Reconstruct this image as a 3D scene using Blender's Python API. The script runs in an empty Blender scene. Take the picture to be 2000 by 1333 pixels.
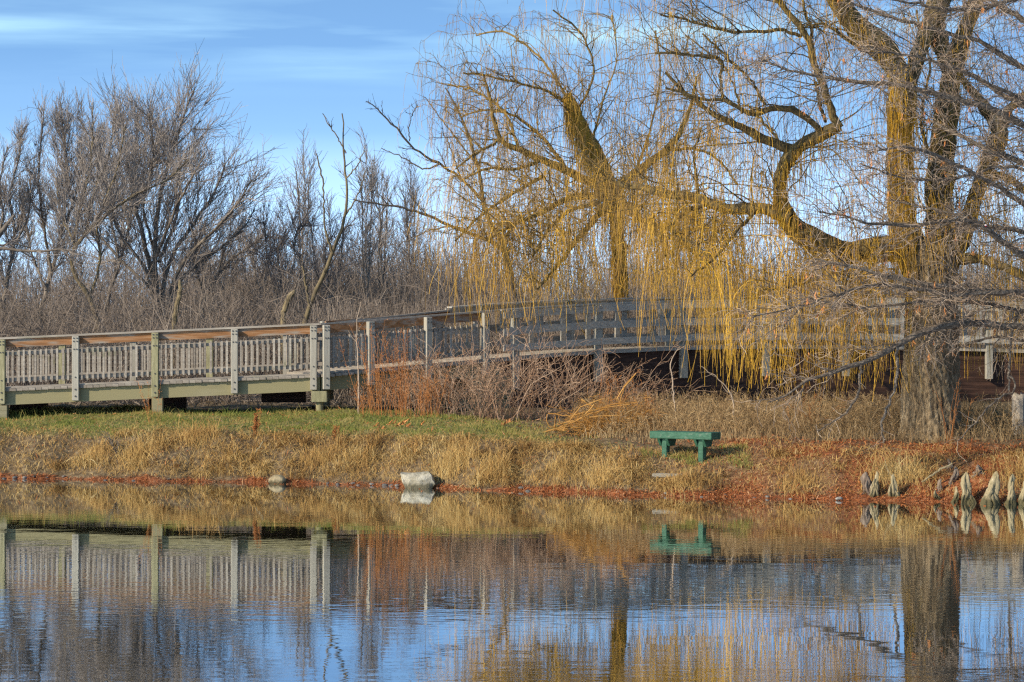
import bpy, math
import numpy as np

C = bpy.context.scene.collection
SC = bpy.context.scene
rng = np.random.default_rng(11)

# ------------------------------------------------------------------ camera, sky, sun
F, HZ, H = 5500.0, 600.0, 3.56          # focal length in photo pixels, horizon row, eye height over the water


def at(px, py, Y):
    return np.array([(px - 1000.0) * Y / F, Y, H - (py - HZ) * Y / F])


cam = bpy.data.cameras.new('camera')
cam.sensor_width = 36
cam.lens = F / 2000 * 36
cam.shift_y = -(666.5 - HZ) / 2000
cam.clip_start, cam.clip_end = 1.0, 6000
co = bpy.data.objects.new('camera', cam)
co.location = (0, 0, H)
co.rotation_euler = (math.radians(90), 0, 0)
C.objects.link(co)
SC.camera = co

SUN_AZ, SUN_EL = math.radians(-123), math.radians(27)   # azimuth from +Y towards +X
SC.view_settings.view_transform = 'Standard'
SC.view_settings.look = 'None'
SC.view_settings.exposure = 0.6
SC.view_settings.gamma = 1
SC.view_settings.use_curve_mapping = False
SC.cycles.use_denoising = False
SC.cycles.pixel_filter_type = 'BLACKMAN_HARRIS'
SC.cycles.filter_width = 1.3
SC.cycles.max_bounces = 6
SC.cycles.diffuse_bounces = 3
SC.cycles.glossy_bounces = 3
SC.cycles.transparent_max_bounces = 4

W = bpy.data.worlds.new('World')
SC.world = W
W.use_nodes = True
wn, wl = W.node_tree.nodes, W.node_tree.links
wn.clear()


def N(nt, kind, **kw):
    n = nt.nodes.new(kind)
    for k, v in kw.items():
        if k in ('op',):
            n.operation = v
        else:
            setattr(n, k, v)
    return n


def M(nt, op, a, b=None, c=None, clamp=False):
    n = nt.nodes.new('ShaderNodeMath')
    n.operation = op
    n.use_clamp = clamp
    for i, v in enumerate((a, b, c)):
        if v is None:
            continue
        if isinstance(v, (int, float)):
            n.inputs[i].default_value = v
        else:
            nt.links.new(v, n.inputs[i])
    return n.outputs[0]


def ramp(nt, fac, stops):
    n = nt.nodes.new('ShaderNodeValToRGB')
    el = n.color_ramp.elements
    while len(el) < len(stops):
        el.new(0.5)
    for e, (p, c) in zip(el, stops):
        e.position = p
        e.color = (*c, 1) if len(c) == 3 else c
    if fac is not None:
        nt.links.new(fac, n.inputs[0])
    return n.outputs[0]


def mixc(nt, fac, a, b, blend='MIX'):
    n = nt.nodes.new('ShaderNodeMix')
    n.data_type = 'RGBA'
    n.blend_type = blend
    for sock, v in ((n.inputs[0], fac), (n.inputs[6], a), (n.inputs[7], b)):
        if isinstance(v, (int, float)):
            sock.default_value = v
        elif isinstance(v, tuple):
            sock.default_value = (*v, 1)
        else:
            nt.links.new(v, sock)
    return n.outputs[2]


nt = W.node_tree
tc = N(nt, 'ShaderNodeTexCoord')
sp = N(nt, 'ShaderNodeSeparateXYZ')
nt.links.new(tc.outputs['Generated'], sp.inputs[0])
zup = M(nt, 'MAXIMUM', M(nt, 'MULTIPLY_ADD', sp.outputs[2], 3.2, 0.16), 0.05)
cb = N(nt, 'ShaderNodeCombineXYZ')
nt.links.new(sp.outputs[0], cb.inputs[0])
nt.links.new(sp.outputs[1], cb.inputs[1])
nt.links.new(zup, cb.inputs[2])
nrm = N(nt, 'ShaderNodeVectorMath')
nrm.operation = 'NORMALIZE'
nt.links.new(cb.outputs[0], nrm.inputs[0])
sky = N(nt, 'ShaderNodeTexSky')
sky.sky_type = 'NISHITA'
sky.sun_disc = False
sky.sun_elevation = SUN_EL
sky.sun_rotation = SUN_AZ % (2 * math.pi)
sky.air_density = 1.0
sky.dust_density = 0.6
sky.ozone_density = 2.0
nt.links.new(nrm.outputs[0], sky.inputs[0])
# clouds: streaks of cirrus and faint veils, laid out by azimuth and elevation
azi = M(nt, 'ARCTAN2', sp.outputs[0], sp.outputs[1])
elv = M(nt, 'ARCSINE', sp.outputs[2])
cv = N(nt, 'ShaderNodeCombineXYZ')
nt.links.new(M(nt, 'MULTIPLY', azi, 7.0), cv.inputs[0])
nt.links.new(M(nt, 'MULTIPLY', elv, 75.0), cv.inputs[1])
n1 = N(nt, 'ShaderNodeTexNoise')
n1.inputs['Scale'].default_value = 1.1
n1.inputs['Detail'].default_value = 7
n1.inputs['Roughness'].default_value = 0.5
n1.inputs['Distortion'].default_value = 0.25
nt.links.new(cv.outputs[0], n1.inputs['Vector'])
n2 = N(nt, 'ShaderNodeTexNoise')
n2.inputs['Scale'].default_value = 0.45
n2.inputs['Detail'].default_value = 4
nt.links.new(cv.outputs[0], n2.inputs['Vector'])
base_sky = mixc(nt, 1.0, sky.outputs[0], (0.85, 1.13, 1.26), 'MULTIPLY')
band = ramp(nt, M(nt, 'MULTIPLY', elv, 5.0), [(0.0, (1, 1, 1)), (0.13, (.75, .75, .75)), (0.24, (.50, .50, .50)), (.31, (.12, .12, .12)), (0.45, (0.0, 0.0, 0.0))])
veil = M(nt, 'MULTIPLY', band, M(nt, 'MULTIPLY_ADD', n2.outputs[0], 0.9, 0.42), clamp=True)
c1 = mixc(nt, M(nt, 'MULTIPLY_ADD', veil, 0.75, 0.05), base_sky, (5.2, 7.2, 9.6))
strk = ramp(nt, n1.outputs[0], [(0.40, (0, 0, 0)), (0.62, (.35, .35, .35)), (0.85, (1, 1, 1))])
sband = ramp(nt, M(nt, 'MULTIPLY', elv, 5.0), [(0.36, (0, 0, 0)), (0.46, (.5, .5, .5)), (0.49, (1, 1, 1)), (0.515, (.5, .5, .5)), (0.56, (.25, .25, .25)), (0.9, (.3, .3, .3))])
c2 = mixc(nt, M(nt, 'MULTIPLY', M(nt, 'MULTIPLY', strk, sband), 0.9), c1, (5.0, 7.8, 8.6))
bgn = N(nt, 'ShaderNodeBackground')
bgn.inputs[1].default_value = 0.135
nt.links.new(c2, bgn.inputs[0])
wo = N(nt, 'ShaderNodeOutputWorld')
nt.links.new(bgn.outputs[0], wo.inputs[0])

sd = bpy.data.lights.new('sun', 'SUN')
sd.energy = 4.0
sd.angle = math.radians(0.5)
sd.color = (1.0, 0.87, 0.67)
so = bpy.data.objects.new('sun', sd)
from mathutils import Vector
sdir = Vector((math.sin(SUN_AZ) * math.cos(SUN_EL), math.cos(SUN_AZ) * math.cos(SUN_EL), math.sin(SUN_EL)))
so.rotation_euler = sdir.to_track_quat('Z', 'Y').to_euler()
so.location = (-40, -20, 40)
C.objects.link(so)

# ------------------------------------------------------------------ materials


def material(name, stops, nscale=(6, 6, 6), nmix=0.35, rough=0.8, bump=0.0, bscale=None, extra=None, sheen=0, back=0.0):
    """colour = ramp over the per-piece 'tint' value, shifted by object-space noise"""
    m = bpy.data.materials.new(name)
    m.use_nodes = True
    t = m.node_tree
    p = t.nodes['Principled BSDF']
    p.inputs['Roughness'].default_value = rough
    p.inputs['Specular IOR Level'].default_value = 0.25
    at_ = N(t, 'ShaderNodeAttribute')
    at_.attribute_name = 'tint'
    tcd = N(t, 'ShaderNodeTexCoord')
    mp = N(t, 'ShaderNodeMapping')
    mp.inputs['Scale'].default_value = nscale
    t.links.new(tcd.outputs['Object'], mp.inputs[0])
    no = N(t, 'ShaderNodeTexNoise')
    no.inputs['Scale'].default_value = 1
    no.inputs['Detail'].default_value = 5
    no.inputs['Roughness'].default_value = 0.65
    t.links.new(mp.outputs[0], no.inputs['Vector'])
    f = M(t, 'ADD', M(t, 'MULTIPLY', at_.outputs['Fac'], 1 - nmix), M(t, 'MULTIPLY', M(t, 'MULTIPLY_ADD', no.outputs[0], 2.4, -0.7), nmix), clamp=True)
    col = ramp(t, f, stops)
    if extra:
        col = extra(t, col, tcd)
    t.links.new(col, p.inputs['Base Color'])
    if bump:
        b = N(t, 'ShaderNodeBump')
        b.inputs['Strength'].default_value = 1
        b.inputs['Distance'].default_value = bump
        t.links.new(no.outputs[0], b.inputs['Height'])
        t.links.new(b.outputs[0], p.inputs['Normal'])
    return m


def stain(c, scale, lo, hi):
    def f(t, col, tcd):
        mp = N(t, 'ShaderNodeMapping')
        mp.inputs['Scale'].default_value = scale
        t.links.new(tcd.outputs['Object'], mp.inputs[0])
        no = N(t, 'ShaderNodeTexNoise')
        no.inputs['Scale'].default_value = 1
        no.inputs['Detail'].default_value = 4
        t.links.new(mp.outputs[0], no.inputs['Vector'])
        return mixc(t, ramp(t, no.outputs[0], [(lo, (0, 0, 0)), (hi, (1, 1, 1))]), col, c)
    return f



def wetline(c, z0, inner=None):
    """dark wet, mossy foot up to about z0 above the pond"""
    def f(t, col, tcd):
        if inner:
            col = inner(t, col, tcd)
        ge = N(t, 'ShaderNodeNewGeometry')
        se = N(t, 'ShaderNodeSeparateXYZ')
        t.links.new(ge.outputs['Position'], se.inputs[0])
        no = N(t, 'ShaderNodeTexNoise')
        no.inputs['Scale'].default_value = 14
        no.inputs['Detail'].default_value = 3
        t.links.new(ge.outputs['Position'], no.inputs['Vector'])
        zz = M(t, 'SUBTRACT', se.outputs[2], M(t, 'MULTIPLY_ADD', no.outputs[0], .16, -.08))
        return mixc(t, ramp(t, M(t, 'DIVIDE', zz, z0 * 1.6), [(.35, (.85, .85, .85)), (.8, (0, 0, 0))]), col, c)
    return f


MT = {
    'wood_grey': material('weathered grey wood', [(0, (.12, .10, .08)), (.5, (.27, .235, .195)), (1, (.46, .42, .355))], (1.2, 30, 22), .55, .85, .004, extra=stain((.15, .15, .08), (1.1, 3, 3), .60, .80)),
    'wood_rail': material('weathered rail wood', [(0, (.18, .165, .14)), (.5, (.365, .34, .295)), (1, (.55, .52, .45))], (1.0, 26, 26), .55, .85, .004),
    'wood_post': material('grey post wood', [(0, (.17, .155, .125)), (.5, (.32, .30, .25)), (1, (.47, .445, .375))], (24, 24, 1.6), .5, .85, .003),
    'wood_green': material('algae green wood', [(0, (.13, .12, .07)), (.5, (.28, .262, .15)), (1, (.43, .395, .27))], (14, 14, 2.5), .75, .85, .003),
    'wood_beam': material('greenish beam wood', [(0, (.10, .09, .055)), (.45, (.23, .21, .135)), (1, (.40, .355, .25))], (.9, 9, 13), .75, .85, .004, extra=stain((.25, .225, .125), (.35, 1, 1), .44, .60)),
    'wood_orange': material('orange stained fascia wood', [(0, (.08, .04, .02)), (.5, (.25, .12, .05)), (.75, (.33, .20, .115)), (1, (.36, .32, .26))], (.9, 10, 14), .75, .8, .003, extra=stain((.25, .225, .19), (1.5, 4, 9), .50, .66)),
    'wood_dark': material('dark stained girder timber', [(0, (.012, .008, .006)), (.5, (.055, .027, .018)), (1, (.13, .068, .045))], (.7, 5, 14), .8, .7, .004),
    'bolt': material('galvanised bolt', [(0, (.05, .05, .05)), (1, (.12, .12, .115))], (20, 20, 20), .3, .6),
    'concrete': material('pale concrete', [(0, (.25, .22, .17)), (1, (.42, .38, .3))], (6, 6, 6), .6, .9, .004),
    'green_paint': material('green painted bench wood', [(0, (.018, .062, .037)), (.5, (.03, .10, .06)), (1, (.06, .15, .10))], (5, 24, 24), .8, .6, .003, extra=stain((.10, .15, .11), (3, 14, 14), .60, .75)),
    'stone': material('pale limestone', [(0, (.18, .16, .115)), (.5, (.37, .335, .255)), (1, (.50, .465, .375))], (7, 7, 7), .85, .9, .05, extra=wetline((.07, .06, .03), .10, stain((.14, .12, .07), (4, 4, 10), .56, .70))),
    'stone_tan': material('tan shore boulder', [(0, (.12, .095, .055)), (.5, (.27, .215, .125)), (1, (.38, .32, .21))], (7, 7, 7), .85, .9, .04, extra=wetline((.05, .04, .02), .07)),
    'pebble': material('shore stones', [(0, (.03, .03, .03)), (.55, (.12, .11, .10)), (1, (.36, .34, .30))], (9, 9, 9), .3, .85, .01),
    'bark_willow': material('willow bark', [(0, (.04, .027, .017)), (.35, (.15, .108, .063)), (.7, (.29, .22, .135)), (1, (.44, .37, .25))], (19, 19, 4.5), .72, .95, .04),
    'bark_limb': material('mossy willow limb bark', [(0, (.03, .025, .018)), (.45, (.11, .08, .038)), (.75, (.20, .145, .055)), (1, (.31, .25, .13))], (16, 16, 9), .8, .95, .04),
    'bark_gold': material('golden mossy limb bark', [(0, (.08, .055, .025)), (.5, (.22, .145, .05)), (1, (.38, .27, .09))], (9, 9, 6), .6, .95, .02),
    'bark_dark': material('dark branch bark', [(0, (.03, .027, .022)), (.5, (.075, .062, .05)), (1, (.16, .13, .105))], (7, 7, 7), .5, .95, .01),
    'bark_grey': material('grey brown bare bark', [(0, (.055, .045, .036)), (.5, (.155, .128, .103)), (1, (.31, .265, .215))], (7, 7, 5), .6, .95, .01),
    'bark_pale': material('pale yellowish bark', [(0, (.06, .05, .035)), (.5, (.16, .125, .07)), (1, (.34, .27, .15))], (4, 4, 2), .6, .9, .01),
    'bark_cypress': material('grey cypress bark', [(0, (.035, .028, .022)), (.45, (.10, .08, .062)), (.75, (.22, .18, .14)), (1, (.40, .36, .30))], (22, 22, 22), .75, .95, .02),
    'twig_grey': material('grey brown twigs', [(0, (.12, .102, .09)), (.5, (.25, .213, .187)), (1, (.42, .37, .325))], (1, 1, 1), .3, .9),
    'twig_cypress': material('pinkish grey cypress twigs', [(0, (.10, .07, .048)), (.5, (.26, .185, .13)), (1, (.47, .38, .29))], (1.5, 1.5, 1.5), .3, .9),
    'twig_gold': material('golden willow twigs', [(0, (.15, .10, .05)), (.28, (.26, .155, .045)), (.55, (.46, .255, .026)), (1, (.66, .40, .045))], (.6, .6, .6), .3, .75),
    'twig_gold_dull': material('dull golden willow twigs', [(0, (.16, .11, .06)), (.28, (.28, .17, .055)), (.55, (.45, .255, .036)), (1, (.62, .38, .055))], (.6, .6, .6), .3, .8),
    'twig_far': material('distant twigs', [(0, (.11, .10, .10)), (1, (.22, .19, .18))], (.2, .2, .2), .3, .9),
    'brush': material('brown thicket stems', [(0, (.08, .063, .05)), (.45, (.19, .15, .12)), (.8, (.33, .27, .215)), (1, (.48, .41, .33))], (.5, .5, .5), .4, .9),
    'cane': material('pinkish bramble canes', [(0, (.16, .08, .042)), (.45, (.36, .215, .13)), (1, (.60, .45, .32))], (2, 2, 2), .3, .8),
    'rust_stalk': material('rusty red brown stalks', [(0, (.20, .075, .03)), (.5, (.42, .165, .05)), (1, (.56, .28, .10))], (3, 3, 3), .4, .9),
    'orange_stalk': material('orange fallen stalks', [(0, (.20, .09, .02)), (.5, (.40, .19, .04)), (1, (.56, .33, .11))], (3, 3, 3), .4, .85),
    'straw': material('tan dry grass', [(0, (.14, .07, .024)), (.3, (.32, .175, .055)), (.6, (.47, .30, .10)), (.85, (.58, .43, .19)), (1, (.70, .57, .33))], (1.1, 1.1, 1.1), .4, .85),
    'weed': material('dry grey tan weeds', [(0, (.10, .065, .035)), (.4, (.26, .165, .08)), (.7, (.42, .29, .14)), (1, (.56, .44, .28))], (.8, .8, .8), .4, .9),
    'turf': material('green winter grass', [(0, (.06, .10, .02)), (.35, (.135, .165, .03)), (.6, (.245, .215, .055)), (.85, (.36, .27, .10)), (1, (.38, .20, .08))], (1.2, 1.2, 1.2), .5, .8),
    'needles': material('rusty needle litter', [(0, (.085, .03, .015)), (.4, (.31, .088, .026)), (.7, (.41, .155, .05)), (1, (.53, .39, .24))], (3, 3, 3), .3, .9),
    'leaf_orange': material('orange dead leaves', [(0, (.36, .12, .03)), (1, (.62, .28, .10))], (6, 6, 6), .4, .8),
    'knee': material('bleached cypress knee wood', [(0, (.06, .045, .03)), (.35, (.26, .215, .12)), (.7, (.29, .235, .14)), (1, (.50, .44, .31))], (26, 26, 5), .9, .85, .02, extra=wetline((.05, .045, .018), .13)),
    'knee_dark': material('dark cypress knee wood', [(0, (.05, .038, .03)), (.5, (.16, .12, .09)), (1, (.33, .26, .2))], (22, 22, 3), .7, .9, .02),
    'white': material('white plastic', [(0, (.75, .75, .75)), (1, (.8, .8, .8))], rough=.4),
    'red': material('red plastic', [(0, (.6, .02, .04)), (1, (.6, .02, .04))], rough=.4),
}

# ------------------------------------------------------------------ mesh helpers


class Geo:
    def __init__(self):
        self.v, self.q, self.t, self.n = [], [], [], 0

    def add(self, v, q, tint):
        v = np.asarray(v, np.float32).reshape(-1, 3)
        self.v.append(v)
        self.q.append(np.asarray(q, np.int64).reshape(-1, 4) + self.n)
        t = np.broadcast_to(np.asarray(tint, np.float32), (len(v),))
        self.t.append(t)
        self.n += len(v)

    def tubes(self, P, R, sides=3, tint=0.5, closed_end=False):
        """P (n,k,3) polylines, R (n,k) radii, tint scalar or (n,) or (n,k)"""
        P = np.asarray(P, float)
        R = np.broadcast_to(np.asarray(R, float), P.shape[:2])
        n, k, _ = P.shape
        if n == 0:
            return
        T = np.gradient(P, axis=1)
        T /= np.linalg.norm(T, axis=2, keepdims=True) + 1e-9
        ref = np.cross(T[:, 0], T[:, -1])
        ref += 0.02 * np.cross(T[:, 0], np.array([0.31, 0.87, 0.37]))
        bad = np.linalg.norm(ref, axis=1) < 1e-4
        ref[bad] = (0, 1, 0)
        ref = ref[:, None, :]
        U = ref - (ref * T).sum(2, keepdims=True) * T
        U /= np.linalg.norm(U, axis=2, keepdims=True) + 1e-9
        V = np.cross(T, U)
        a = np.arange(sides) / sides * 2 * math.pi
        ring = U[:, :, None, :] * np.cos(a)[None, None, :, None] + V[:, :, None, :] * np.sin(a)[None, None, :, None]
        vv = P[:, :, None, :] + ring * R[:, :, None, None]
        idx = np.arange(n * k * sides).reshape(n, k, sides)
        A = idx[:, :-1, :]
        B = idx[:, 1:, :]
        q = np.stack([A, np.roll(A, -1, 2), np.roll(B, -1, 2), B], -1)
        t = np.asarray(tint, float)
        if t.ndim == 1:
            t = t[:, None]
        t = np.broadcast_to(t, (n, k))[:, :, None] * np.ones((1, 1, sides))
        self.add(vv, q, t.reshape(-1))

    def ribbons(self, P, Wd, side, tint=0.5):
        """flat blades: P (n,k,3), half widths (n,k), side (n,3)"""
        n, k, _ = P.shape
        Wd = np.broadcast_to(Wd, (n, k))
        L = P - side[:, None, :] * Wd[:, :, None]
        Rr = P + side[:, None, :] * Wd[:, :, None]
        vv = np.stack([L, Rr], 2)
        idx = np.arange(n * k * 2).reshape(n, k, 2)
        q = np.stack([idx[:, :-1, 0], idx[:, :-1, 1], idx[:, 1:, 1], idx[:, 1:, 0]], -1)
        t = np.asarray(tint, float)
        if t.ndim == 1:
            t = t[:, None]
        t = np.broadcast_to(t, (n, k))[:, :, None] * np.ones((1, 1, 2))
        self.add(vv, q, t.reshape(-1))

    def hexa(self, c8, tint=0.5):
        """8 corners: bottom 4 then top 4, same winding"""
        self.add(c8, [[3, 2, 1, 0], [4, 5, 6, 7], [0, 1, 5, 4], [1, 2, 6, 5], [2, 3, 7, 6], [3, 0, 4, 7]], tint)

    def box(self, c, tx, half, tint=0.5):
        """axis box: centre c, horizontal direction tx (2), half sizes along tx, across, up"""
        t = np.array([tx[0], tx[1], 0.0])
        t /= np.linalg.norm(t)
        s = np.array([-t[1], t[0], 0.0])
        u = np.array([0, 0, 1.0])
        c = np.asarray(c, float)
        h = half
        c8 = [c + a * h[0] * t + b * h[1] * s + d * h[2] * u for d in (-1, 1) for a, b in ((-1, -1), (1, -1), (1, 1), (-1, 1))]
        self.hexa(c8, tint)

    def build(self, name, mat, parent=None, smooth=False, bevel=0):
        me = bpy.data.meshes.new(name)
        v = np.concatenate(self.v).astype(np.float32)
        q = np.concatenate(self.q).astype(np.int32)
        me.vertices.add(len(v))
        me.vertices.foreach_set('co', v.ravel())
        me.loops.add(q.size)
        me.loops.foreach_set('vertex_index', q.ravel())
        me.polygons.add(len(q))
        me.polygons.foreach_set('loop_start', np.arange(0, q.size, 4, dtype=np.int32))
        me.polygons.foreach_set('use_smooth', np.full(len(q), bool(smooth)))
        a = me.attributes.new('tint', 'FLOAT', 'POINT')
        a.data.foreach_set('value', np.concatenate(self.t).astype(np.float32))
        me.update(calc_edges=True)
        me.materials.append(MT[mat] if isinstance(mat, str) else mat)
        o = bpy.data.objects.new(name, me)
        C.objects.link(o)
        if parent is not None:
            o.parent = parent
            o.matrix_parent_inverse = parent.matrix_basis.inverted()
        if bevel:
            b = o.modifiers.new('bevel', 'BEVEL')
            b.width = bevel
            b.segments = 1
            b.limit_method = 'ANGLE'
        return o


def tag(o, label=None, cat=None, group=None, kind=None):
    if label:
        o['label'] = label
    if cat:
        o['category'] = cat
    if group:
        o['group'] = group
    if kind:
        o['kind'] = kind
    return o


def thing(name, loc, label, cat, group=None):
    o = bpy.data.objects.new(name, None)
    o.empty_display_size = 0.2
    o.location = [float(x) for x in loc]
    C.objects.link(o)
    bpy.context.view_layer.update()
    return tag(o, label, cat, group)


def unit(v):
    return v / (np.linalg.norm(v, axis=-1, keepdims=True) + 1e-9)


def grow(p, d, L, k=6, wob=0.15, trop=(0, 0, 0), r=rng):
    n = len(p)
    L = np.broadcast_to(np.asarray(L, float), (n,))
    out = np.empty((n, k, 3))
    out[:, 0] = p
    d = unit(np.array(d, float))
    trop = np.asarray(trop, float)
    step = (L / (k - 1))[:, None]
    for i in range(1, k):
        d = unit(d + r.normal(0, wob, (n, 3)) + trop)
        out[:, i] = out[:, i - 1] + d * step
    return out


def sample(P, R, m, tmin=0.15, tmax=1.0, r=rng):
    """m points on each polyline: positions, tangents, radii"""
    n, k, _ = P.shape
    idx = np.repeat(np.arange(n), m)
    t = r.uniform(tmin, tmax, len(idx)) * (k - 1)
    i = np.minimum(t.astype(int), k - 2)
    f = (t - i)[:, None]
    a, b = P[idx, i], P[idx, i + 1]
    R = np.broadcast_to(R, (n, k))
    rr = R[idx, i] * (1 - f[:, 0]) + R[idx, i + 1] * f[:, 0]
    return a * (1 - f) + b * f, unit(b - a), rr


def sample_len(P, R, total, tmin=0.0, r=rng):
    """total points spread over all polylines in proportion to length"""
    n, k, _ = P.shape
    ln = np.linalg.norm(np.diff(P, axis=1), axis=2).sum(1)
    idx = r.choice(n, total, p=ln / ln.sum())
    t = r.uniform(tmin, 1, total) * (k - 1)
    i = np.minimum(t.astype(int), k - 2)
    f = (t - i)[:, None]
    a, b = P[idx, i], P[idx, i + 1]
    R = np.broadcast_to(R, (n, k))
    rr = R[idx, i] * (1 - f[:, 0]) + R[idx, i + 1] * f[:, 0]
    sample_len.idx = idx
    return a * (1 - f) + b * f, unit(b - a), rr


def fan(t, amin, amax, r=rng, flat=1.0):
    """directions leaving tangent t at an angle"""
    n = len(t)
    a = r.uniform(amin, amax, n)[:, None]
    q = r.normal(0, 1, (n, 3)) * np.array([1, 1, flat])
    q = q - (q * t).sum(1, keepdims=True) * t
    q = unit(q)
    return unit(t * np.cos(a) + q * np.sin(a))


def taper(n, k, r0, r1):
    r0 = np.broadcast_to(np.asarray(r0, float), (n,))[:, None]
    r1 = np.broadcast_to(np.asarray(r1, float), (n,))[:, None]
    return r0 + (r1 - r0) * np.linspace(0, 1, k)[None] ** 0.9


def limb(pts, Y, dy=(0, 0), k=24, jit=0.0, r=rng):
    """traced limb: [(px,py,width px)...] at distance Y, drifting by dy in depth; returns (k,3),(k,)"""
    a = np.array(pts, float)
    m = len(a)
    seg = np.r_[0, np.cumsum(np.hypot(*np.diff(a[:, :2], axis=0).T))]
    s = np.linspace(0, seg[-1], k)
    # Catmull-Rom by finite differences (cubic Hermite)
    tan = np.gradient(a, seg, axis=0) if m > 2 else np.repeat((a[1:] - a[:1]) / seg[-1], 2, 0)
    i = np.clip(np.searchsorted(seg, s, 'right') - 1, 0, m - 2)
    h = (seg[i + 1] - seg[i])[:, None]
    u = ((s - seg[i])[:, None]) / h
    q = (2 * u**3 - 3 * u**2 + 1) * a[i] + (u**3 - 2 * u**2 + u) * h * tan[i] + (-2 * u**3 + 3 * u**2) * a[i + 1] + (u**3 - u**2) * h * tan[i + 1]
    Yv = Y + np.linspace(dy[0], dy[1], k)
    P = np.stack([(q[:, 0] - 1000) * Yv / F, Yv, H - (q[:, 1] - HZ) * Yv / F], 1)
    w = np.maximum(q[:, 2], 0.6)
    if jit:
        P[1:-1] += r.normal(0, jit, (k - 2, 3))
    return P, w * Y / F / 2


# ------------------------------------------------------------------ the lie of the land
SHX = np.array([-60, -25, -10.6, -3.92, 0, 3.27, 9.26, 22, 60])
SHY = np.array([60.5, 60.0, 58.5, 56.7, 54.5, 52.9, 50.9, 47.5, 44])


def shore(X):
    return np.interp(X, SHX, SHY) + 0.10 * np.sin(X * 1.9) + 0.06 * np.sin(X * 4.7 + 1) + .03 * np.sin(X * 11.3)


LT = np.array([-60, -6, -0.5, 0, .25, .9, 1.6, 2.4, 4, 6, 12, 60])
LZ = np.array([-2.5, -1.2, -.12, -.01, .10, .45, .80, .98, 1.13, 1.22, 1.2, 1.1])
RT = np.array([-60, -6, -0.5, 0, .25, .8, 1.6, 2.6, 4.5, 8, 12, 18, 60])
RZ = np.array([-2.5, -1.2, -.12, -.01, .08, .36, .69, .85, 1.0, 1.1, 1.22, 1.24, 1.1])


def gz(X, Y):
    X = np.asarray(X, float)
    Y = np.asarray(Y, float)
    t = Y - shore(X)
    w = np.clip((X + 3) / 6, 0, 1)
    w = w * w * (3 - 2 * w)
    z = np.interp(t, LT, LZ) * (1 - w) + np.interp(t, RT, RZ) * w
    b = 0.035 * np.sin(X * 1.3 + Y * .7) + 0.025 * np.sin(X * 3.1 - Y * 2.3) + .015 * np.sin(X * 7.3 + Y * 6.1)
    return z + b * np.clip(t / 1.0, 0, 1)


def scatter(n, x0, x1, t0, t1, r=rng):
    X = r.uniform(x0, x1, n)
    t = r.uniform(t0, t1, n)
    Y = shore(X) + t
    return np.stack([X, Y, gz(X, Y)], 1), t


# ground sheet
gx = np.unique(np.concatenate([np.linspace(-2500, -60, 12), np.linspace(-60, -14, 30), np.arange(-14, 14.01, .09), np.linspace(14, 60, 30), np.linspace(60, 2500, 12)]))
gt = np.unique(np.concatenate([np.linspace(-60, -3, 8), np.arange(-3, 6, .09), np.linspace(6, 30, 60), np.geomspace(30, 3500, 26)]))
GX, GT = np.meshgrid(gx, gt)
sh = shore(np.clip(GX, -60, 60))
GY = sh + GT
GZ = gz(np.clip(GX, -60, 60), GY * 0 + shore(np.clip(GX, -60, 60)) + GT)
mic = rng.normal(0, .012, GZ.shape) * np.clip(GT / .3, 0, 1) * (GT < 8)
GZ = GZ + mic
ny, nx = GX.shape
g = Geo()
id_ = np.arange(nx * ny).reshape(ny, nx)
g.add(np.stack([GX, GY, GZ], -1), np.stack([id_[:-1, :-1], id_[:-1, 1:], id_[1:, 1:], id_[1:, :-1]], -1), 0.5)


def sm(x, a, b):
    u = np.clip((x - a) / (b - a), 0, 1)
    return u * u * (3 - 2 * u)


def green_zone(X, t):
    lo = np.where(X < -7, 1.7, 1.9)
    return sm(t, lo - .3, lo + .6) * (1 - sm(t, 5.6, 7.2)) * (1 - sm(X + .5 * t, .8, 4.5))


def rust_zone(X, t):
    wv_ = .06 * np.sin(X * 2.3) + .05 * np.sin(X * 5.9 + 2) + .12 * sm(X, -2, 3)
    a = 1 - sm(t, .06 + wv_, .22 + wv_)
    b = sm(X, 2.0, 5.0) * (1 - sm(t, 3.0, 4.2)) * (.48 + .5 * sm(np.sin(X * 1.7 + t * 2.1) + np.sin(X * 3.3 - t * 2.7 + 1) + .35 * (X - 6.2), -1.0, 1.2))
    return np.maximum(a, b)


mg = bpy.data.materials.new('bank ground')
mg.use_nodes = True
t = mg.node_tree
p = t.nodes['Principled BSDF']
p.inputs['Roughness'].default_value = .95
p.inputs['Specular IOR Level'].default_value = .15
tcd = N(t, 'ShaderNodeTexCoord')


def gnoise(scale, det=6, ro=.65):
    no = N(t, 'ShaderNodeTexNoise')
    no.inputs['Scale'].default_value = scale
    no.inputs['Detail'].default_value = det
    no.inputs['Roughness'].default_value = ro
    t.links.new(tcd.outputs['Object'], no.inputs['Vector'])
    return no.outputs[0]


nf, nm = gnoise(9), gnoise(1.6)
soil = ramp(t, nf, [(.3, (.06, .04, .022)), (.5, (.145, .10, .055)), (.7, (.27, .20, .115))])
green = ramp(t, nf, [(.28, (.055, .075, .02)), (.45, (.11, .13, .03)), (.58, (.20, .165, .06)), (.75, (.31, .21, .10))])
rust = ramp(t, nf, [(.3, (.09, .035, .02)), (.5, (.25, .085, .034)), (.68, (.36, .17, .085))])
ag = N(t, 'ShaderNodeAttribute', attribute_name='green')
ar = N(t, 'ShaderNodeAttribute', attribute_name='rust')
fg = M(t, 'MULTIPLY', M(t, 'ADD', ag.outputs['Fac'], M(t, 'MULTIPLY_ADD', nm, 1.6, -.8)), ag.outputs['Fac'], clamp=True)
fr = M(t, 'MULTIPLY', M(t, 'ADD', ar.outputs['Fac'], M(t, 'MULTIPLY_ADD', nm, 1.2, -.55)), ar.outputs['Fac'], clamp=True)
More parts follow.
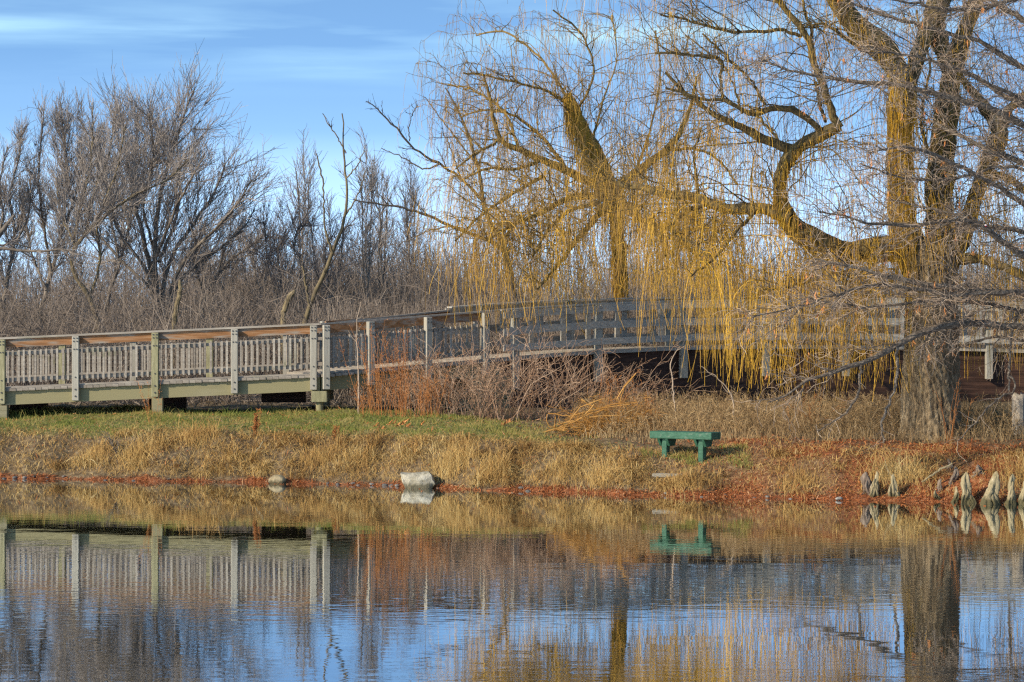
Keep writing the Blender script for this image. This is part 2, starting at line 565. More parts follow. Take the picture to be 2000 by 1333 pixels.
colg = mixc(t, fr, mixc(t, fg, soil, green), rust)
t.links.new(colg, p.inputs['Base Color'])
bu = N(t, 'ShaderNodeBump')
bu.inputs['Distance'].default_value = .06
t.links.new(nf, bu.inputs['Height'])
t.links.new(bu.outputs[0], p.inputs['Normal'])
ground = tag(g.build('ground', mg, smooth=True), kind='structure')
for nme, fn in (('green', green_zone), ('rust', rust_zone)):
    a = ground.data.attributes.new(nme, 'FLOAT', 'POINT')
    a.data.foreach_set('value', fn(GX, GT).astype(np.float32).ravel())

# water
mw = bpy.data.materials.new('pond water')
mw.use_nodes = True
t = mw.node_tree
t.nodes.clear()
tcd = N(t, 'ShaderNodeTexCoord')


def wnoise(sx, sy, det, off=0):
    mp = N(t, 'ShaderNodeMapping')
    mp.inputs['Scale'].default_value = (sx, sy, 1)
    mp.inputs['Location'].default_value = (off, off, 0)
    t.links.new(tcd.outputs['Object'], mp.inputs[0])
    no = N(t, 'ShaderNodeTexNoise')
    no.inputs['Scale'].default_value = 1
    no.inputs['Detail'].default_value = det
    no.inputs['Roughness'].default_value = .5
    t.links.new(mp.outputs[0], no.inputs['Vector'])
    return no.outputs[0]


big = wnoise(.10, .16, 2, 7)
w1 = wnoise(2.2, 5.5, 2)
w2 = wnoise(.7, 1.5, 1, 3)
spw = N(t, 'ShaderNodeSeparateXYZ')
t.links.new(tcd.outputs['Object'], spw.inputs[0])
# light air ruffles the middle of the pond more than the sheltered margin
open_ = M(t, 'MAXIMUM', M(t, 'MULTIPLY_ADD', big, 4.0, -1.1), .12)
mr = N(t, 'ShaderNodeMapRange')
mr.inputs[1].default_value, mr.inputs[2].default_value = 53, 44
mr.inputs[3].default_value, mr.inputs[4].default_value = .35, 1.0
t.links.new(spw.outputs[1], mr.inputs[0])
hgt = M(t, 'MULTIPLY', M(t, 'ADD', M(t, 'MULTIPLY', M(t, 'MULTIPLY', w1, open_), .0011), M(t, 'MULTIPLY', w2, .0014)), mr.outputs[0])
bw = N(t, 'ShaderNodeBump')
bw.inputs['Strength'].default_value = 1
bw.inputs['Distance'].default_value = 1
t.links.new(hgt, bw.inputs['Height'])
dif = N(t, 'ShaderNodeBsdfDiffuse')
dif.inputs[0].default_value = (.035, .032, .016, 1)
glo = N(t, 'ShaderNodeBsdfGlossy')
glo.inputs['Color'].default_value = (.93, .96, .98, 1)
glo.inputs['Roughness'].default_value = .012
t.links.new(bw.outputs[0], glo.inputs['Normal'])
fr_ = N(t, 'ShaderNodeFresnel')
fr_.inputs['IOR'].default_value = 1.45
mx = N(t, 'ShaderNodeMixShader')
t.links.new(M(t, 'MULTIPLY_ADD', fr_.outputs[0], .50, .60, clamp=True), mx.inputs[0])
t.links.new(dif.outputs[0], mx.inputs[1])
t.links.new(glo.outputs[0], mx.inputs[2])
ow = N(t, 'ShaderNodeOutputMaterial')
t.links.new(mx.outputs[0], ow.inputs[0])
g = Geo()
g.add([(-2500, -300, 0), (2500, -300, 0), (2500, 62, 0), (-2500, 62, 0)], [[0, 1, 2, 3]], .5)
tag(g.build('water', mw), kind='structure')

# ------------------------------------------------------------------ the walkway and bridge
PTH = np.array([  # photo column, distance, row of the rail top
    (-160, 62.5, 667.2), (-50, 62.5, 662.2), (625, 62.5, 631.8), (636, 62.5, 631.4), (721, 63.0, 624.5), (833, 63.75, 616), (945, 64.55, 607.5),
    (1050, 65.3, 599.5), (1165, 66.1, 592.5), (1332, 67.2, 586.5), (1494, 67.85, 584.5), (1650, 68.3, 585.5), (1800, 68.6, 588), (1930, 68.8, 592), (2090, 68.9, 598), (2200, 68.9, 603)])
PX = (PTH[:, 0] - 1000) * PTH[:, 1] / F
PZ = H - (PTH[:, 2] - HZ) * PTH[:, 1] / F


def col2x(px):
    return float(np.interp(px, PTH[:, 0], PX))


def station(X, side='near'):
    Y = np.interp(X, PX, PTH[:, 1])
    Z = np.interp(X, PX, PZ)
    e = .04
    d = np.array([2 * e, np.interp(X + e, PX, PTH[:, 1]) - np.interp(X - e, PX, PTH[:, 1])])
    d /= np.linalg.norm(d)
    return np.array([X, Y, Z]), d


def sweep(g, Xs, v0, v1, z0, z1, tint=.5, flat_ends=True):
    """rectangular board along the walkway: v = offset away from the camera, z relative to the rail top"""
    rings = []
    for X in Xs:
        c, d = station(X)
        nrm = np.array([-d[1], d[0], 0])
        rings.append([c + nrm * v0 + (0, 0, z0), c + nrm * v1 + (0, 0, z0), c + nrm * v1 + (0, 0, z1), c + nrm * v0 + (0, 0, z1)])
    r = np.array(rings)
    m = len(Xs)
    idx = np.arange(m * 4).reshape(m, 4)
    q = np.stack([idx[:-1], np.roll(idx[:-1], -1, 1), np.roll(idx[1:], -1, 1), idx[1:]], -1).reshape(-1, 4)
    q = np.concatenate([q, [[0, 3, 2, 1]], [idx[-1]]])
    g.add(r, q, tint)


def post_box(g, X, v0, v1, z0, z1, w, tint=.5):
    c, d = station(X)
    nrm = np.array([-d[1], d[0], 0])
    g.box(c + nrm * (v0 + v1) / 2 + np.array([0, 0, (z0 + z1) / 2]), d, (w / 2, (v1 - v0) / 2, (z1 - z0) / 2), tint)


def bolts(g, X, v, offs, rad=.016, tint=.3):
    c, d = station(X)
    nrm = np.array([-d[1], d[0], 0])
    t3 = np.array([d[0], d[1], 0])
    for du, dz in offs:
        b = c + t3 * du + np.array([0, 0, dz]) + nrm * v
        g.tubes(np.array([[b + nrm * .01, b - nrm * .014, b - nrm * .015]]), np.array([[rad, rad, .001]]), 8, tint)


WID = 2.3


def walkway(name, label, posts_px, x0, x1, colours, far_shift):
    """boardwalk with picket railing on both sides"""
    X0, X1 = col2x(x0), col2x(x1)
    mid = (X0 + X1) / 2
    c, d = station(mid)
    th = thing(name, (mid, c[1], float(gz(mid, c[1]))), label, 'boardwalk')
    posts = [col2x(p) for p in posts_px]
    g = Geo()   # deck boards across the walk
    xs = np.arange(X0, X1, .142)
    for x in xs:
        w_ = rng.uniform(.2, .8)
        cc, dd = station(min(x + .07, X1 - .07))
        nn = np.array([-dd[1], dd[0], 0])
        z_ = rng.uniform(-.004, .004)
        lo = -.075 + rng.uniform(-.012, .012)
        g.box(cc + nn * ((lo + WID) / 2) + np.array([0, 0, -1.165 + z_]), dd, (.068, (WID - lo) / 2, .03), w_)
    g.build('deck', 'wood_grey', th)
    g = Geo()
    sweep(g, [X0, X1], -.06, -.02, -1.13, -1.10, .6)
    g.build('curb_board', 'wood_grey', th)
    g = Geo()
    sweep(g, [X0, X1], .0, .09, -1.50, -1.197, .5)
    sweep(g, [X0, X1], WID - .1, WID - .02, -1.50, -1.197, .3)
    sweep(g, [X0, X1], WID / 2 - .04, WID / 2 + .04, -1.45, -1.197, .3)
    g.build('beam', 'wood_beam', th)
    for sname, v, sg in (('near', 0, 1), ('far', WID, -1)):
        g = Geo()
        sweep(g, [X0, X1], v - .055 if sg > 0 else v - .12, v + .12 if sg > 0 else v + .055, -.038, .0, .72)
        g.build('rail_cap', 'wood_grey', th)
        pp = posts if sg > 0 else [x + far_shift for x in posts if x + far_shift < X1 + .3]
        for i, X in enumerate(pp):
            g = Geo()
            v0, v1 = (-.145, -.0) if sg > 0 else (WID + .0, WID + .145)
            post_box(g, X, v0, v1, -1.47 if sg > 0 else -1.40, -.045, .15, rng.uniform(.35, .75))
            mat_ = colours[i % len(colours)]
            po = g.build('post', mat_, th, bevel=.008)
            if sg > 0:
                for off_ in [(-.036, -.085), (.036, -.085), (-.036, -.155), (.036, -.155), (-.03, -.33), (.03, -.33), (.0, -.95), (.0, -1.22), (.0, -1.37)]:
                    g = Geo()
                    bolts(g, X, v0, [off_], .019 if off_[1] < -1.1 else .016)
                    g.build('bolt_head', 'bolt', po)
        ends = [X0] + pp + [X1]
        for i in range(len(ends) - 1):
            a, b = ends[i], ends[i + 1]
            if b - a < .5:
                continue
            a2, b2 = a + .01, b - .01
            g = Geo()
            sweep(g, [a2, b2], v + sg * .003, v + sg * .045, -.225, -.043, rng.uniform(.3, .6))
            g.build('top_board', 'wood_orange', th)
            a2, b2 = a + .085, b - .085
            g = Geo()
            vr = v - sg * .02
            lo, hi = min(vr, vr - sg * .045), max(vr, vr - sg * .045)
            sweep(g, [a2, b2], lo, hi, -.395, -.325, .55)
            sweep(g, [a2, b2], lo, hi, -.985, -.90, .55)
            for x in np.arange(a2 + .05, b2 - .03, .122):
                vb = vr - sg * .047
                post_box(g, x + rng.normal(0, .006), min(vb, vb - sg * .04), max(vb, vb - sg * .04), -1.015 + rng.uniform(-.006, .006), -.295 + rng.uniform(-.008, .008), .042 + rng.uniform(-.004, .003), np.clip(rng.normal(.6, .28), 0, 1))
            g.build('picket_panel', 'wood_grey', th)
    return th, posts


bw1, p1 = walkway('boardwalk', 'grey wooden boardwalk with picket railing and greenish posts beside the mown grass',
                  [5, 149, 304, 459, 613], -155, 624.5, ['wood_green', 'wood_post', 'wood_green', 'wood_post', 'wood_post'], .95)
bw2, p2 = walkway('boardwalk', 'shaded boardwalk ramp with picket railing rising behind the rusty weeds and brambles',
                  [636, 721, 833, 945], 627, 975, ['wood_post'], .9)


def bent(th, px, px_far, w=.24):
    X = col2x(px)
    c, d = station(X)
    z = float(gz(X, c[1]))
    g = Geo()
    top = c[2] - 1.503
    g.box((X, c[1] + .02, (top + z - .3) / 2), (1, .02), (w / 2, .14, (top - z + .3) / 2), .45)
    g.build('footing_post', 'wood_beam', th, bevel=.008)
    X2 = (px_far - 1000) * (62.5 + WID) / F
    z2 = float(gz(X2, 62.5 + WID))
    g = Geo()
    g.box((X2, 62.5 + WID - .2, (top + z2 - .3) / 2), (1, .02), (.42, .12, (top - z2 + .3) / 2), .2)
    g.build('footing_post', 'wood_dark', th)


bent(bw1, -4, 60, .44)
bent(bw1, 308, 330)
# sill block and round pile under the joint of the two boardwalks
Xj = col2x(626)
zj = float(np.interp(Xj, PX, PZ)) - 1.503
g = Geo()
g.box((Xj - .02, 62.55 + WID / 2 - .15, zj - .125), (1, 0), (.17, WID / 2 + .03, .122), .45)
g.build('sill_beam', 'wood_green', bw1, bevel=.01)
for yy, ii in ((62.52, 0), (62.4 + WID, 1)):
    g = Geo()
    zb = float(gz(Xj, yy))
    g.tubes(np.array([[(Xj - .02, yy, zb - .3), (Xj - .02, yy, zj - .25)]]), np.full((1, 2), .085), 12, .6)
    g.build('pile', 'wood_beam', bw1, smooth=True)
g = Geo()
g.box(((555 - 1000) * 64.6 / F, 64.5, zj - .16), (1, 0), (.5, .14, .16), .2)
g.build('footing_post', 'wood_dark', bw1)

# pier of squared timbers where the ramp meets the bridge
Xp = col2x(958)
cp, dp = station(Xp)
g = Geo()
for k in range(5):
    zt = cp[2] - 1.52 - .26 * k
    post_box(g, Xp + .03 * (k % 2), -.05, WID, -1.52 - .26 * (k + 1) + .012, -1.52 - .26 * k, 1.0, .35 + .15 * (k % 3))
g.build('pier', 'wood_beam', bw2, bevel=.01)

# arched bridge with plank rails over a deep dark girder
XA, XB = col2x(975), col2x(2150)
XS = list(np.linspace(XA, XB, 46))
cb_, _ = station((XA + XB) / 2)
fb = thing('footbridge', (cb_[0], cb_[1], float(gz(cb_[0], cb_[1]))), 'curved grey timber footbridge with plank rails over a dark brown girder', 'bridge')
g = Geo()
for x in np.arange(XA + .07, XB - .08, .142):
    post_box(g, x, -.02, WID + .02, -1.19, -1.135, .136, rng.uniform(.2, .8))
g.build('deck', 'wood_grey', fb)
g = Geo()
sweep(g, XS, -.075, -.025, -1.19, -1.10, .95)
g.build('curb_board', 'wood_grey', fb)
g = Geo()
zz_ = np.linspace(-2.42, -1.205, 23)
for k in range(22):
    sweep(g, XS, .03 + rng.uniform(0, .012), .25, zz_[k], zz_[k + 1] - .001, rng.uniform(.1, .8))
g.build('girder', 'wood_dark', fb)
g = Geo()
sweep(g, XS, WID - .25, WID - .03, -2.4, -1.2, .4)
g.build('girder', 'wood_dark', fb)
bp = [1002, 1165, 1332, 1494, 1650, 1790, 1930, 2075]
for side, v, sg, lift in ((0, 0, 1, 0), (1, WID, -1, .07)):
    g = Geo()
    sweep(g, XS, v - .11, v + .11, -.035 + lift, .0 + lift, .6)
    g.build('rail_cap', 'wood_rail', fb)
    for X in ([col2x(b) for b in bp] if sg > 0 else [col2x(b) + .55 for b in bp]):
        g = Geo()
        v0, v1 = (-.16, -.0) if sg > 0 else (v, v + .16)
        post_box(g, X, v0 + .003 * sg, v1, -1.86 if sg > 0 else -1.6, -.04 + lift, .17, rng.uniform(.3, .6))
        g.build('post', 'wood_post', fb, bevel=.008)
    # intermediate short stiles
    bb = [col2x(b) for b in bp]
    for a, b in zip(bb[:-1], bb[1:]):
        for f in ((.33, .67) if sg > 0 else (.15, .45, .8)):
            g = Geo()
            X = a + (b - a) * f
            v0, v1 = (.0, .06) if sg > 0 else (v - .06, v)
            post_box(g, X, v0, v1, -1.02, -.05 + lift, .12, rng.uniform(.1, .4))
            g.build('stile', 'wood_rail', fb)
    for zi, (z0, z1) in enumerate(((-.20, -.045), (-.60, -.43), (-.97, -.82))):
        bb = [XA] + [col2x(b) for b in bp] + [XB]
        if zi == 0:
            bb = [XA] + [col2x(b) for b in bp[1::2]] + [XB]
        for a, b in zip(bb[:-1], bb[1:]):
            if b - a < .3:
                continue
            g = Geo()
            jig = rng.uniform(-.012, .012)
            v0, v1 = (-.205, -.165) if sg > 0 else (v + .165, v + .205)
            sweep(g, list(np.linspace(a + .004, b - .004, 7)), v0 + jig * .3, v1 + jig * .3, z0 + lift * (zi == 0) + jig, z1 + lift * (zi == 0) + jig, rng.uniform(.25, .7))
            g.build('rail_plank', 'wood_rail', fb)

# ------------------------------------------------------------------ bench
bx = at(1296, 860, 54.45)
th_b = math.radians(-32)   # the right end comes nearer
bd = np.array([math.cos(th_b), math.sin(th_b)])
bn = np.array([-bd[1], bd[0]])           # towards the back
cen = at(1338, 850, 54.5)
zt = H - (843.5 - HZ) * 54.45 / F
gb = float(gz(cen[0], cen[1]))
bench = thing('park_bench', (cen[0], cen[1], gb), 'green painted backless wooden bench standing on the pond bank', 'bench')
g = Geo()
Lb, Wb = 1.36, .40
g.box((cen[0], cen[1], zt - .07), bd, (Lb / 2, Wb / 2, .07), .6)
g.build('seat', 'green_paint', bench, bevel=.012)
for s in (-1, 1):
    q = cen[:2] + bd * s * .40
    zb = float(gz(q[0], q[1])) - .15
    g = Geo()
    qq = q - bn * .045
    g.box((qq[0], qq[1], (zb + zt - .145) / 2), bd, (.055, .07, (zt - .145 - zb) / 2), .65)
    g.build('leg', 'green_paint', bench, bevel=.008)
    g = Geo()   # tapered bearer beside the leg, running front to back
    t3, n3 = np.array([bd[0], bd[1], 0]), np.array([bn[0], bn[1], 0])
    c3 = np.array([q[0], q[1], 0]) + t3 * -.09
    zl, zu = zt - .285, zt - .143
    g.hexa([c3 + t3 * a + n3 * b + np.array([0, 0, zl]) for a, b in ((-.03, -.09), (.03, -.09), (.03, .10), (-.03, .10))] +
           [c3 + t3 * a + n3 * b + np.array([0, 0, zu]) for a, b in ((-.03, -.19), (.03, -.19), (.03, .19), (-.03, .19))], .5)
    c3 = c3 + t3 * .18
    g.hexa([c3 + t3 * a + n3 * b + np.array([0, 0, zl]) for a, b in ((-.03, -.09), (.03, -.09), (.03, .10), (-.03, .10))] +
           [c3 + t3 * a + n3 * b + np.array([0, 0, zu]) for a, b in ((-.03, -.19), (.03, -.19), (.03, .19), (-.03, .19))], .5)
    g.build('bearer', 'green_paint', bench, bevel=.006)
g = Geo()
q = at(1305, 899, 53.95)
q[2] = float(gz(q[0], q[1]))
g.box((q[0], q[1], q[2] - .012), (1, -.1), (.30, .16, .035), .5)
tag(g.build('paving_slab', 'concrete', bevel=.006), 'thin pale slab half buried in front of the green bench', 'slab')

# ------------------------------------------------------------------ rocks


def rock(name, base, size, seed, mat, label, cat, group=None, flat=False, cuts=7, tint=.55):
    r = np.random.default_rng(seed)
    nu, nv = 22, 14
    u = np.linspace(0, 2 * math.pi, nu, endpoint=False)
    w = np.linspace(-math.pi / 2 + .05, math.pi / 2 - .05, nv)
    Ug, Vg = np.meshgrid(u, w)
    d = np.stack([np.cos(Vg) * np.cos(Ug), np.cos(Vg) * np.sin(Ug), np.sin(Vg)], -1)
    rad = np.ones(d.shape[:2])
    for _ in range(cuts):     # planar breaks
        nn = unit(r.normal(0, 1, 3))
        h = r.uniform(.62, .9)
        pr = d @ nn
        rad = np.where(pr * rad > h, h / np.maximum(pr, .01), rad)
    for _ in range(5):
        nn = r.normal(0, 2.5, 3)
        rad = rad * (1 + .025 * np.sin(d @ nn * 2 + r.uniform(0, 6)))
    v = d * rad[..., None] * np.array(size)
    g = Geo()
    idx = np.arange(nu * nv).reshape(nv, nu)
    q = np.stack([idx[:-1], np.roll(idx[:-1], -1, 1), np.roll(idx[1:], -1, 1), idx[1:]], -1).reshape(-1, 4)
    v = v.reshape(-1, 3)
    tp, bt = v[-nu:].mean(0), v[:nu].mean(0)
    v = np.concatenate([v, [tp, bt]])
    a = idx[-1]
    cap = np.stack([a, np.roll(a, -1), np.full(nu, nu * nv), np.full(nu, nu * nv)], -1)
    b = idx[0]
    cap2 = np.stack([np.roll(b, -1), b, np.full(nu, nu * nv + 1), np.full(nu, nu * nv + 1)], -1)
    # fans written as quads with one doubled corner are avoided: pair neighbouring triangles instead
    cap = np.stack([a[0::2], a[1::2], np.roll(a, -2)[0::2], np.full(nu // 2, nu * nv)], -1)
    cap2 = np.stack([np.roll(b, -2)[0::2], b[1::2], b[0::2], np.full(nu // 2, nu * nv + 1)], -1)
    g.add(v, np.concatenate([q, cap, cap2]), tint)
    o = g.build(name, mat, smooth=not flat)
    o.location = [float(x) for x in base]
    o.rotation_euler = (0, 0, r.uniform(0, 6))
    return tag(o, label, cat, group)


# the blocky boulder: wider on top, tapering to the water
def boulder():
    r = np.random.default_rng(5)
    s = F / 55.4
    outline = np.array([(783, 924), (790, 926), (806, 925), (822, 925), (838, 922), (843, 928), (846, 938), (850, 944), (846, 950), (842, 956), (838, 968), (794, 968), (791, 955), (786, 940)], float)
    n = len(outline)
    c = outline.mean(0)
    g = Geo()
    rings = []
    deps = [(-.02, .80), (-.0, .96), (.06, 1.0), (.22, 1.0), (.34, .93), (.40, .72)]
    for dv, sc in deps:
        q = c + (outline - c) * sc + r.normal(0, .8, outline.shape)
        X = (q[:, 0] - 1000) / s
        Z = H - (q[:, 1] - HZ) / s
        rings.append(np.stack([X, 55.3 + dv + r.normal(0, .012, n) + .10 * (Z - .2), Z + .05 * dv], 1))
    rings = [np.repeat(rings[0].mean(0)[None], n, 0) * .25 + rings[0] * .75 - np.array([0, .015, 0])] + rings
    v = np.array(rings)
    m = len(rings)
    idx = np.arange(m * n).reshape(m, n)
    q = np.stack([idx[:-1], np.roll(idx[:-1], -1, 1), np.roll(idx[1:], -1, 1), idx[1:]], -1).reshape(-1, 4)
    vv = np.concatenate([v.reshape(-1, 3), [v[0].mean(0) - (0, .03, 0), v[-1].mean(0)]])
    a, b = idx[0], idx[-1]
    c1 = np.stack([np.roll(a, -2)[0::2], a[1::2], a[0::2], np.full(n // 2, m * n)], -1)
    c2 = np.stack([b[0::2], b[1::2], np.roll(b, -2)[0::2], np.full(n // 2, m * n + 1)], -1)
    g.add(vv, np.concatenate([q, c1, c2]), .62)
    return tag(g.build('boulder', 'stone'), 'large pale angular boulder standing at the water edge', 'boulder')


boulder()
P0 = at(543, 945, 56.9)
rock('boulder', (P0[0], 56.75, .05), (.19, .16, .13), 3, 'stone_tan', 'small rounded tan boulder at the water edge left of the pale block', 'boulder', cuts=3, tint=.5)
for i, (px, sz) in enumerate([(8, .06), (28, .07), (48, .06), (66, .05), (90, .04), (640, .05), (660, .06), (690, .055), (700, .05), (725, .055), (752, .07), (765, .06), (776, .06),
                              (855, .04), (1018, .07), (1032, .06), (1300, .05), (1370, .05), (1416, .05), (1474, .05), (1500, .05), (1545, .05), (1640, .08), (1590, .04), (205, .05), (118, .05), (260, .05), (330, .045)]):
    Y = float(shore((px - 1000) * 54 / F)) + rng.uniform(-.03, .12)
    X = (px - 1000) * Y / F
    Y = float(shore(X)) + rng.uniform(-.06, .10)
    rock('stone', (X, Y, float(gz(X, Y)) + sz * .3), (sz * 1.0, sz * .8, sz * .5), 50 + i, 'pebble', 'small stone lying among rusty needles on the waterline', 'stone', 'small stones along the waterline', cuts=4, tint=rng.uniform(0, 1))

# ------------------------------------------------------------------ cypress knees
KN = [  # column, top row, foot row, width px, material, distance offset from the shore, lean, label
    (1690, 922, 962, 22, 'knee_dark', .35, 4, 'brown split cypress knee beside the tall tan grass on the right bank'),
    (1706, 921, 968, 11, 'knee', .22, 9, 'crooked pale knee leaning over beside the brown split one'),
    (1745, 925, 978, 17, 'knee', .15, 2, 'small pale two-legged knee standing alone left of the larger ones'),
    (1838, 935, 968, 14, 'knee_dark', .45, -4, 'dark brown low knee behind the pale knees'),
    (1862, 912, 945, 18, 'knee_dark', .70, 6, 'tallest dark brown knee rising from rusty needles up the bank'),
    (1864, 950, 986, 13, 'knee', .0, 8, 'short leaning knee at the left foot of the triple pale group'),
    (1887, 922, 988, 26, 'knee', -.02, 1, 'tall pointed pale knee with grooves, left of the widest one'),
    (1941, 921, 990, 27, 'knee', -.02, 4, 'widest bleached knee with a hollow standing in the water'),
    (1976, 926, 991, 20, 'knee', -.03, 3, 'pale narrow knee at the water near the right picture edge'),
    (1998, 940, 992, 16, 'knee', -.03, 2, 'grey knee cut by the right picture edge'),
    (1912, 908, 925, 18, 'knee_dark', .95, 0, 'dark lumpy knee lying highest up the needle bank'),
    (1855, 897, 907, 10, 'knee_dark', 1.3, 0, 'tiny black knee stub on the needle bank'),
    (1832, 958, 976, 8, 'knee', .12, -8, 'thin tan broken knee splinter leaning left at the water'),
]
for i, (px, y0, y1, w_, mt, off, ln, lab) in enumerate(KN):
    r = np.random.default_rng(100 + i)
    X = (px - 1000) * 51.5 / F
    Y = float(shore(X)) + off
    X = (px - 1000) * Y / F
    s = F / Y
    zb = min(float(gz(X, Y)), H - (y1 - HZ) / s) - .08
    ztop = H - (y0 - HZ) / s
    g = Geo()
    k, sd_ = 20, 22
    hh = np.linspace(0, 1, k)
    wm, ht = w_ / s, ztop - zb
    cols = [(0, 0, 1.0, .36)] + [(r.uniform(-.75, .75), r.uniform(-.7, .3), r.uniform(.25, .8), r.uniform(.2, .32)) for _ in range(5)]
    a = np.arange(sd_) / sd_ * 2 * math.pi
    for fx, fy, top_, wd in cols:
        conv = np.clip(hh * 1.25, 0, 1)**.8
        cx = X + wm * fx * (1 - .50 * conv) + ln / s * (hh * top_ - .3) + .022 * np.sin(hh * 6 + r.uniform(0, 6))
        cy = Y + wm * fy * (1 - .62 * conv) * .8 + .012 * np.sin(hh * 6 + r.uniform(0, 6))
        pr = wd * wm * (1.05 - .25 * hh - .5 * hh**6) * (1 + .16 * np.sin(hh * 8 + r.uniform(0, 6)))
        pr[-1] = .004
        pr[-2] *= .8
        R_ = pr[:, None] * (1 + .26 * np.sin(3 * a[None] + 3 * hh[:, None] + r.uniform(0, 6)) + .16 * np.sin(5 * a[None] - 2 * hh[:, None]) + r.normal(0, .09, (k, sd_)))
        v = np.stack([cx[:, None] + R_ * np.cos(a), cy[:, None] + R_ * np.sin(a), np.repeat((zb + ht * top_ * hh)[:, None], sd_, 1) + r.normal(0, .006, (k, sd_))], -1)
        idx = np.arange(k * sd_).reshape(k, sd_)
        g.add(v, np.stack([idx[:-1], np.roll(idx[:-1], -1, 1), np.roll(idx[1:], -1, 1), idx[1:]], -1), np.repeat((.30 + .4 * hh)[:, None], sd_, 1).ravel())
    tag(g.build('cypress_knee', mt, smooth=True), lab, 'cypress knee', 'cypress knees along the right bank')

# ------------------------------------------------------------------ willows


def strands(p, out, L, k=9, r=rng, curl=.05):
    """hanging twigs: leave outwards, then fall"""
    n = len(p)
    t_ = np.linspace(0, 1, k)[None, :]
    o = r.uniform(.15, .75, n)[:, None] * np.minimum(1, L[:, None] / 2.0)
    rise = r.uniform(0, .22, n)[:, None]
    hx = o * (1 - np.exp(-t_ * 4.5))
    z = rise * np.sin(np.minimum(t_ * 5, math.pi)) * .7 - L[:, None] * np.maximum(t_ - .06, 0)**1.25
    ph = r.uniform(0, 6.28, (n, 2, 1))
    wv = curl * r.uniform(.3, 2.2, (n, 1)) * t_
    P = np.empty((n, k, 3))
    P[:, :, 0] = p[:, 0:1] + out[:, 0:1] * hx + wv * np.sin(t_ * 6 + ph[:, 0]) + .075 * t_ * L[:, None] * r.normal(.2, .9, (n, 1))
    P[:, :, 1] = p[:, 1:2] + out[:, 1:2] * hx + wv * np.sin(t_ * 5 + ph[:, 1])
    P[:, :, 2] = p[:, 2:3] + z
    return P


def make_limbs(specs, Y, r, jit=.012):
    out = [limb(s[0], Y, s[1] if len(s) > 1 else (0, 0), jit=jit, r=r) for s in specs]
    return np.array([o[0] for o in out]), np.array([o[1] for o in out])


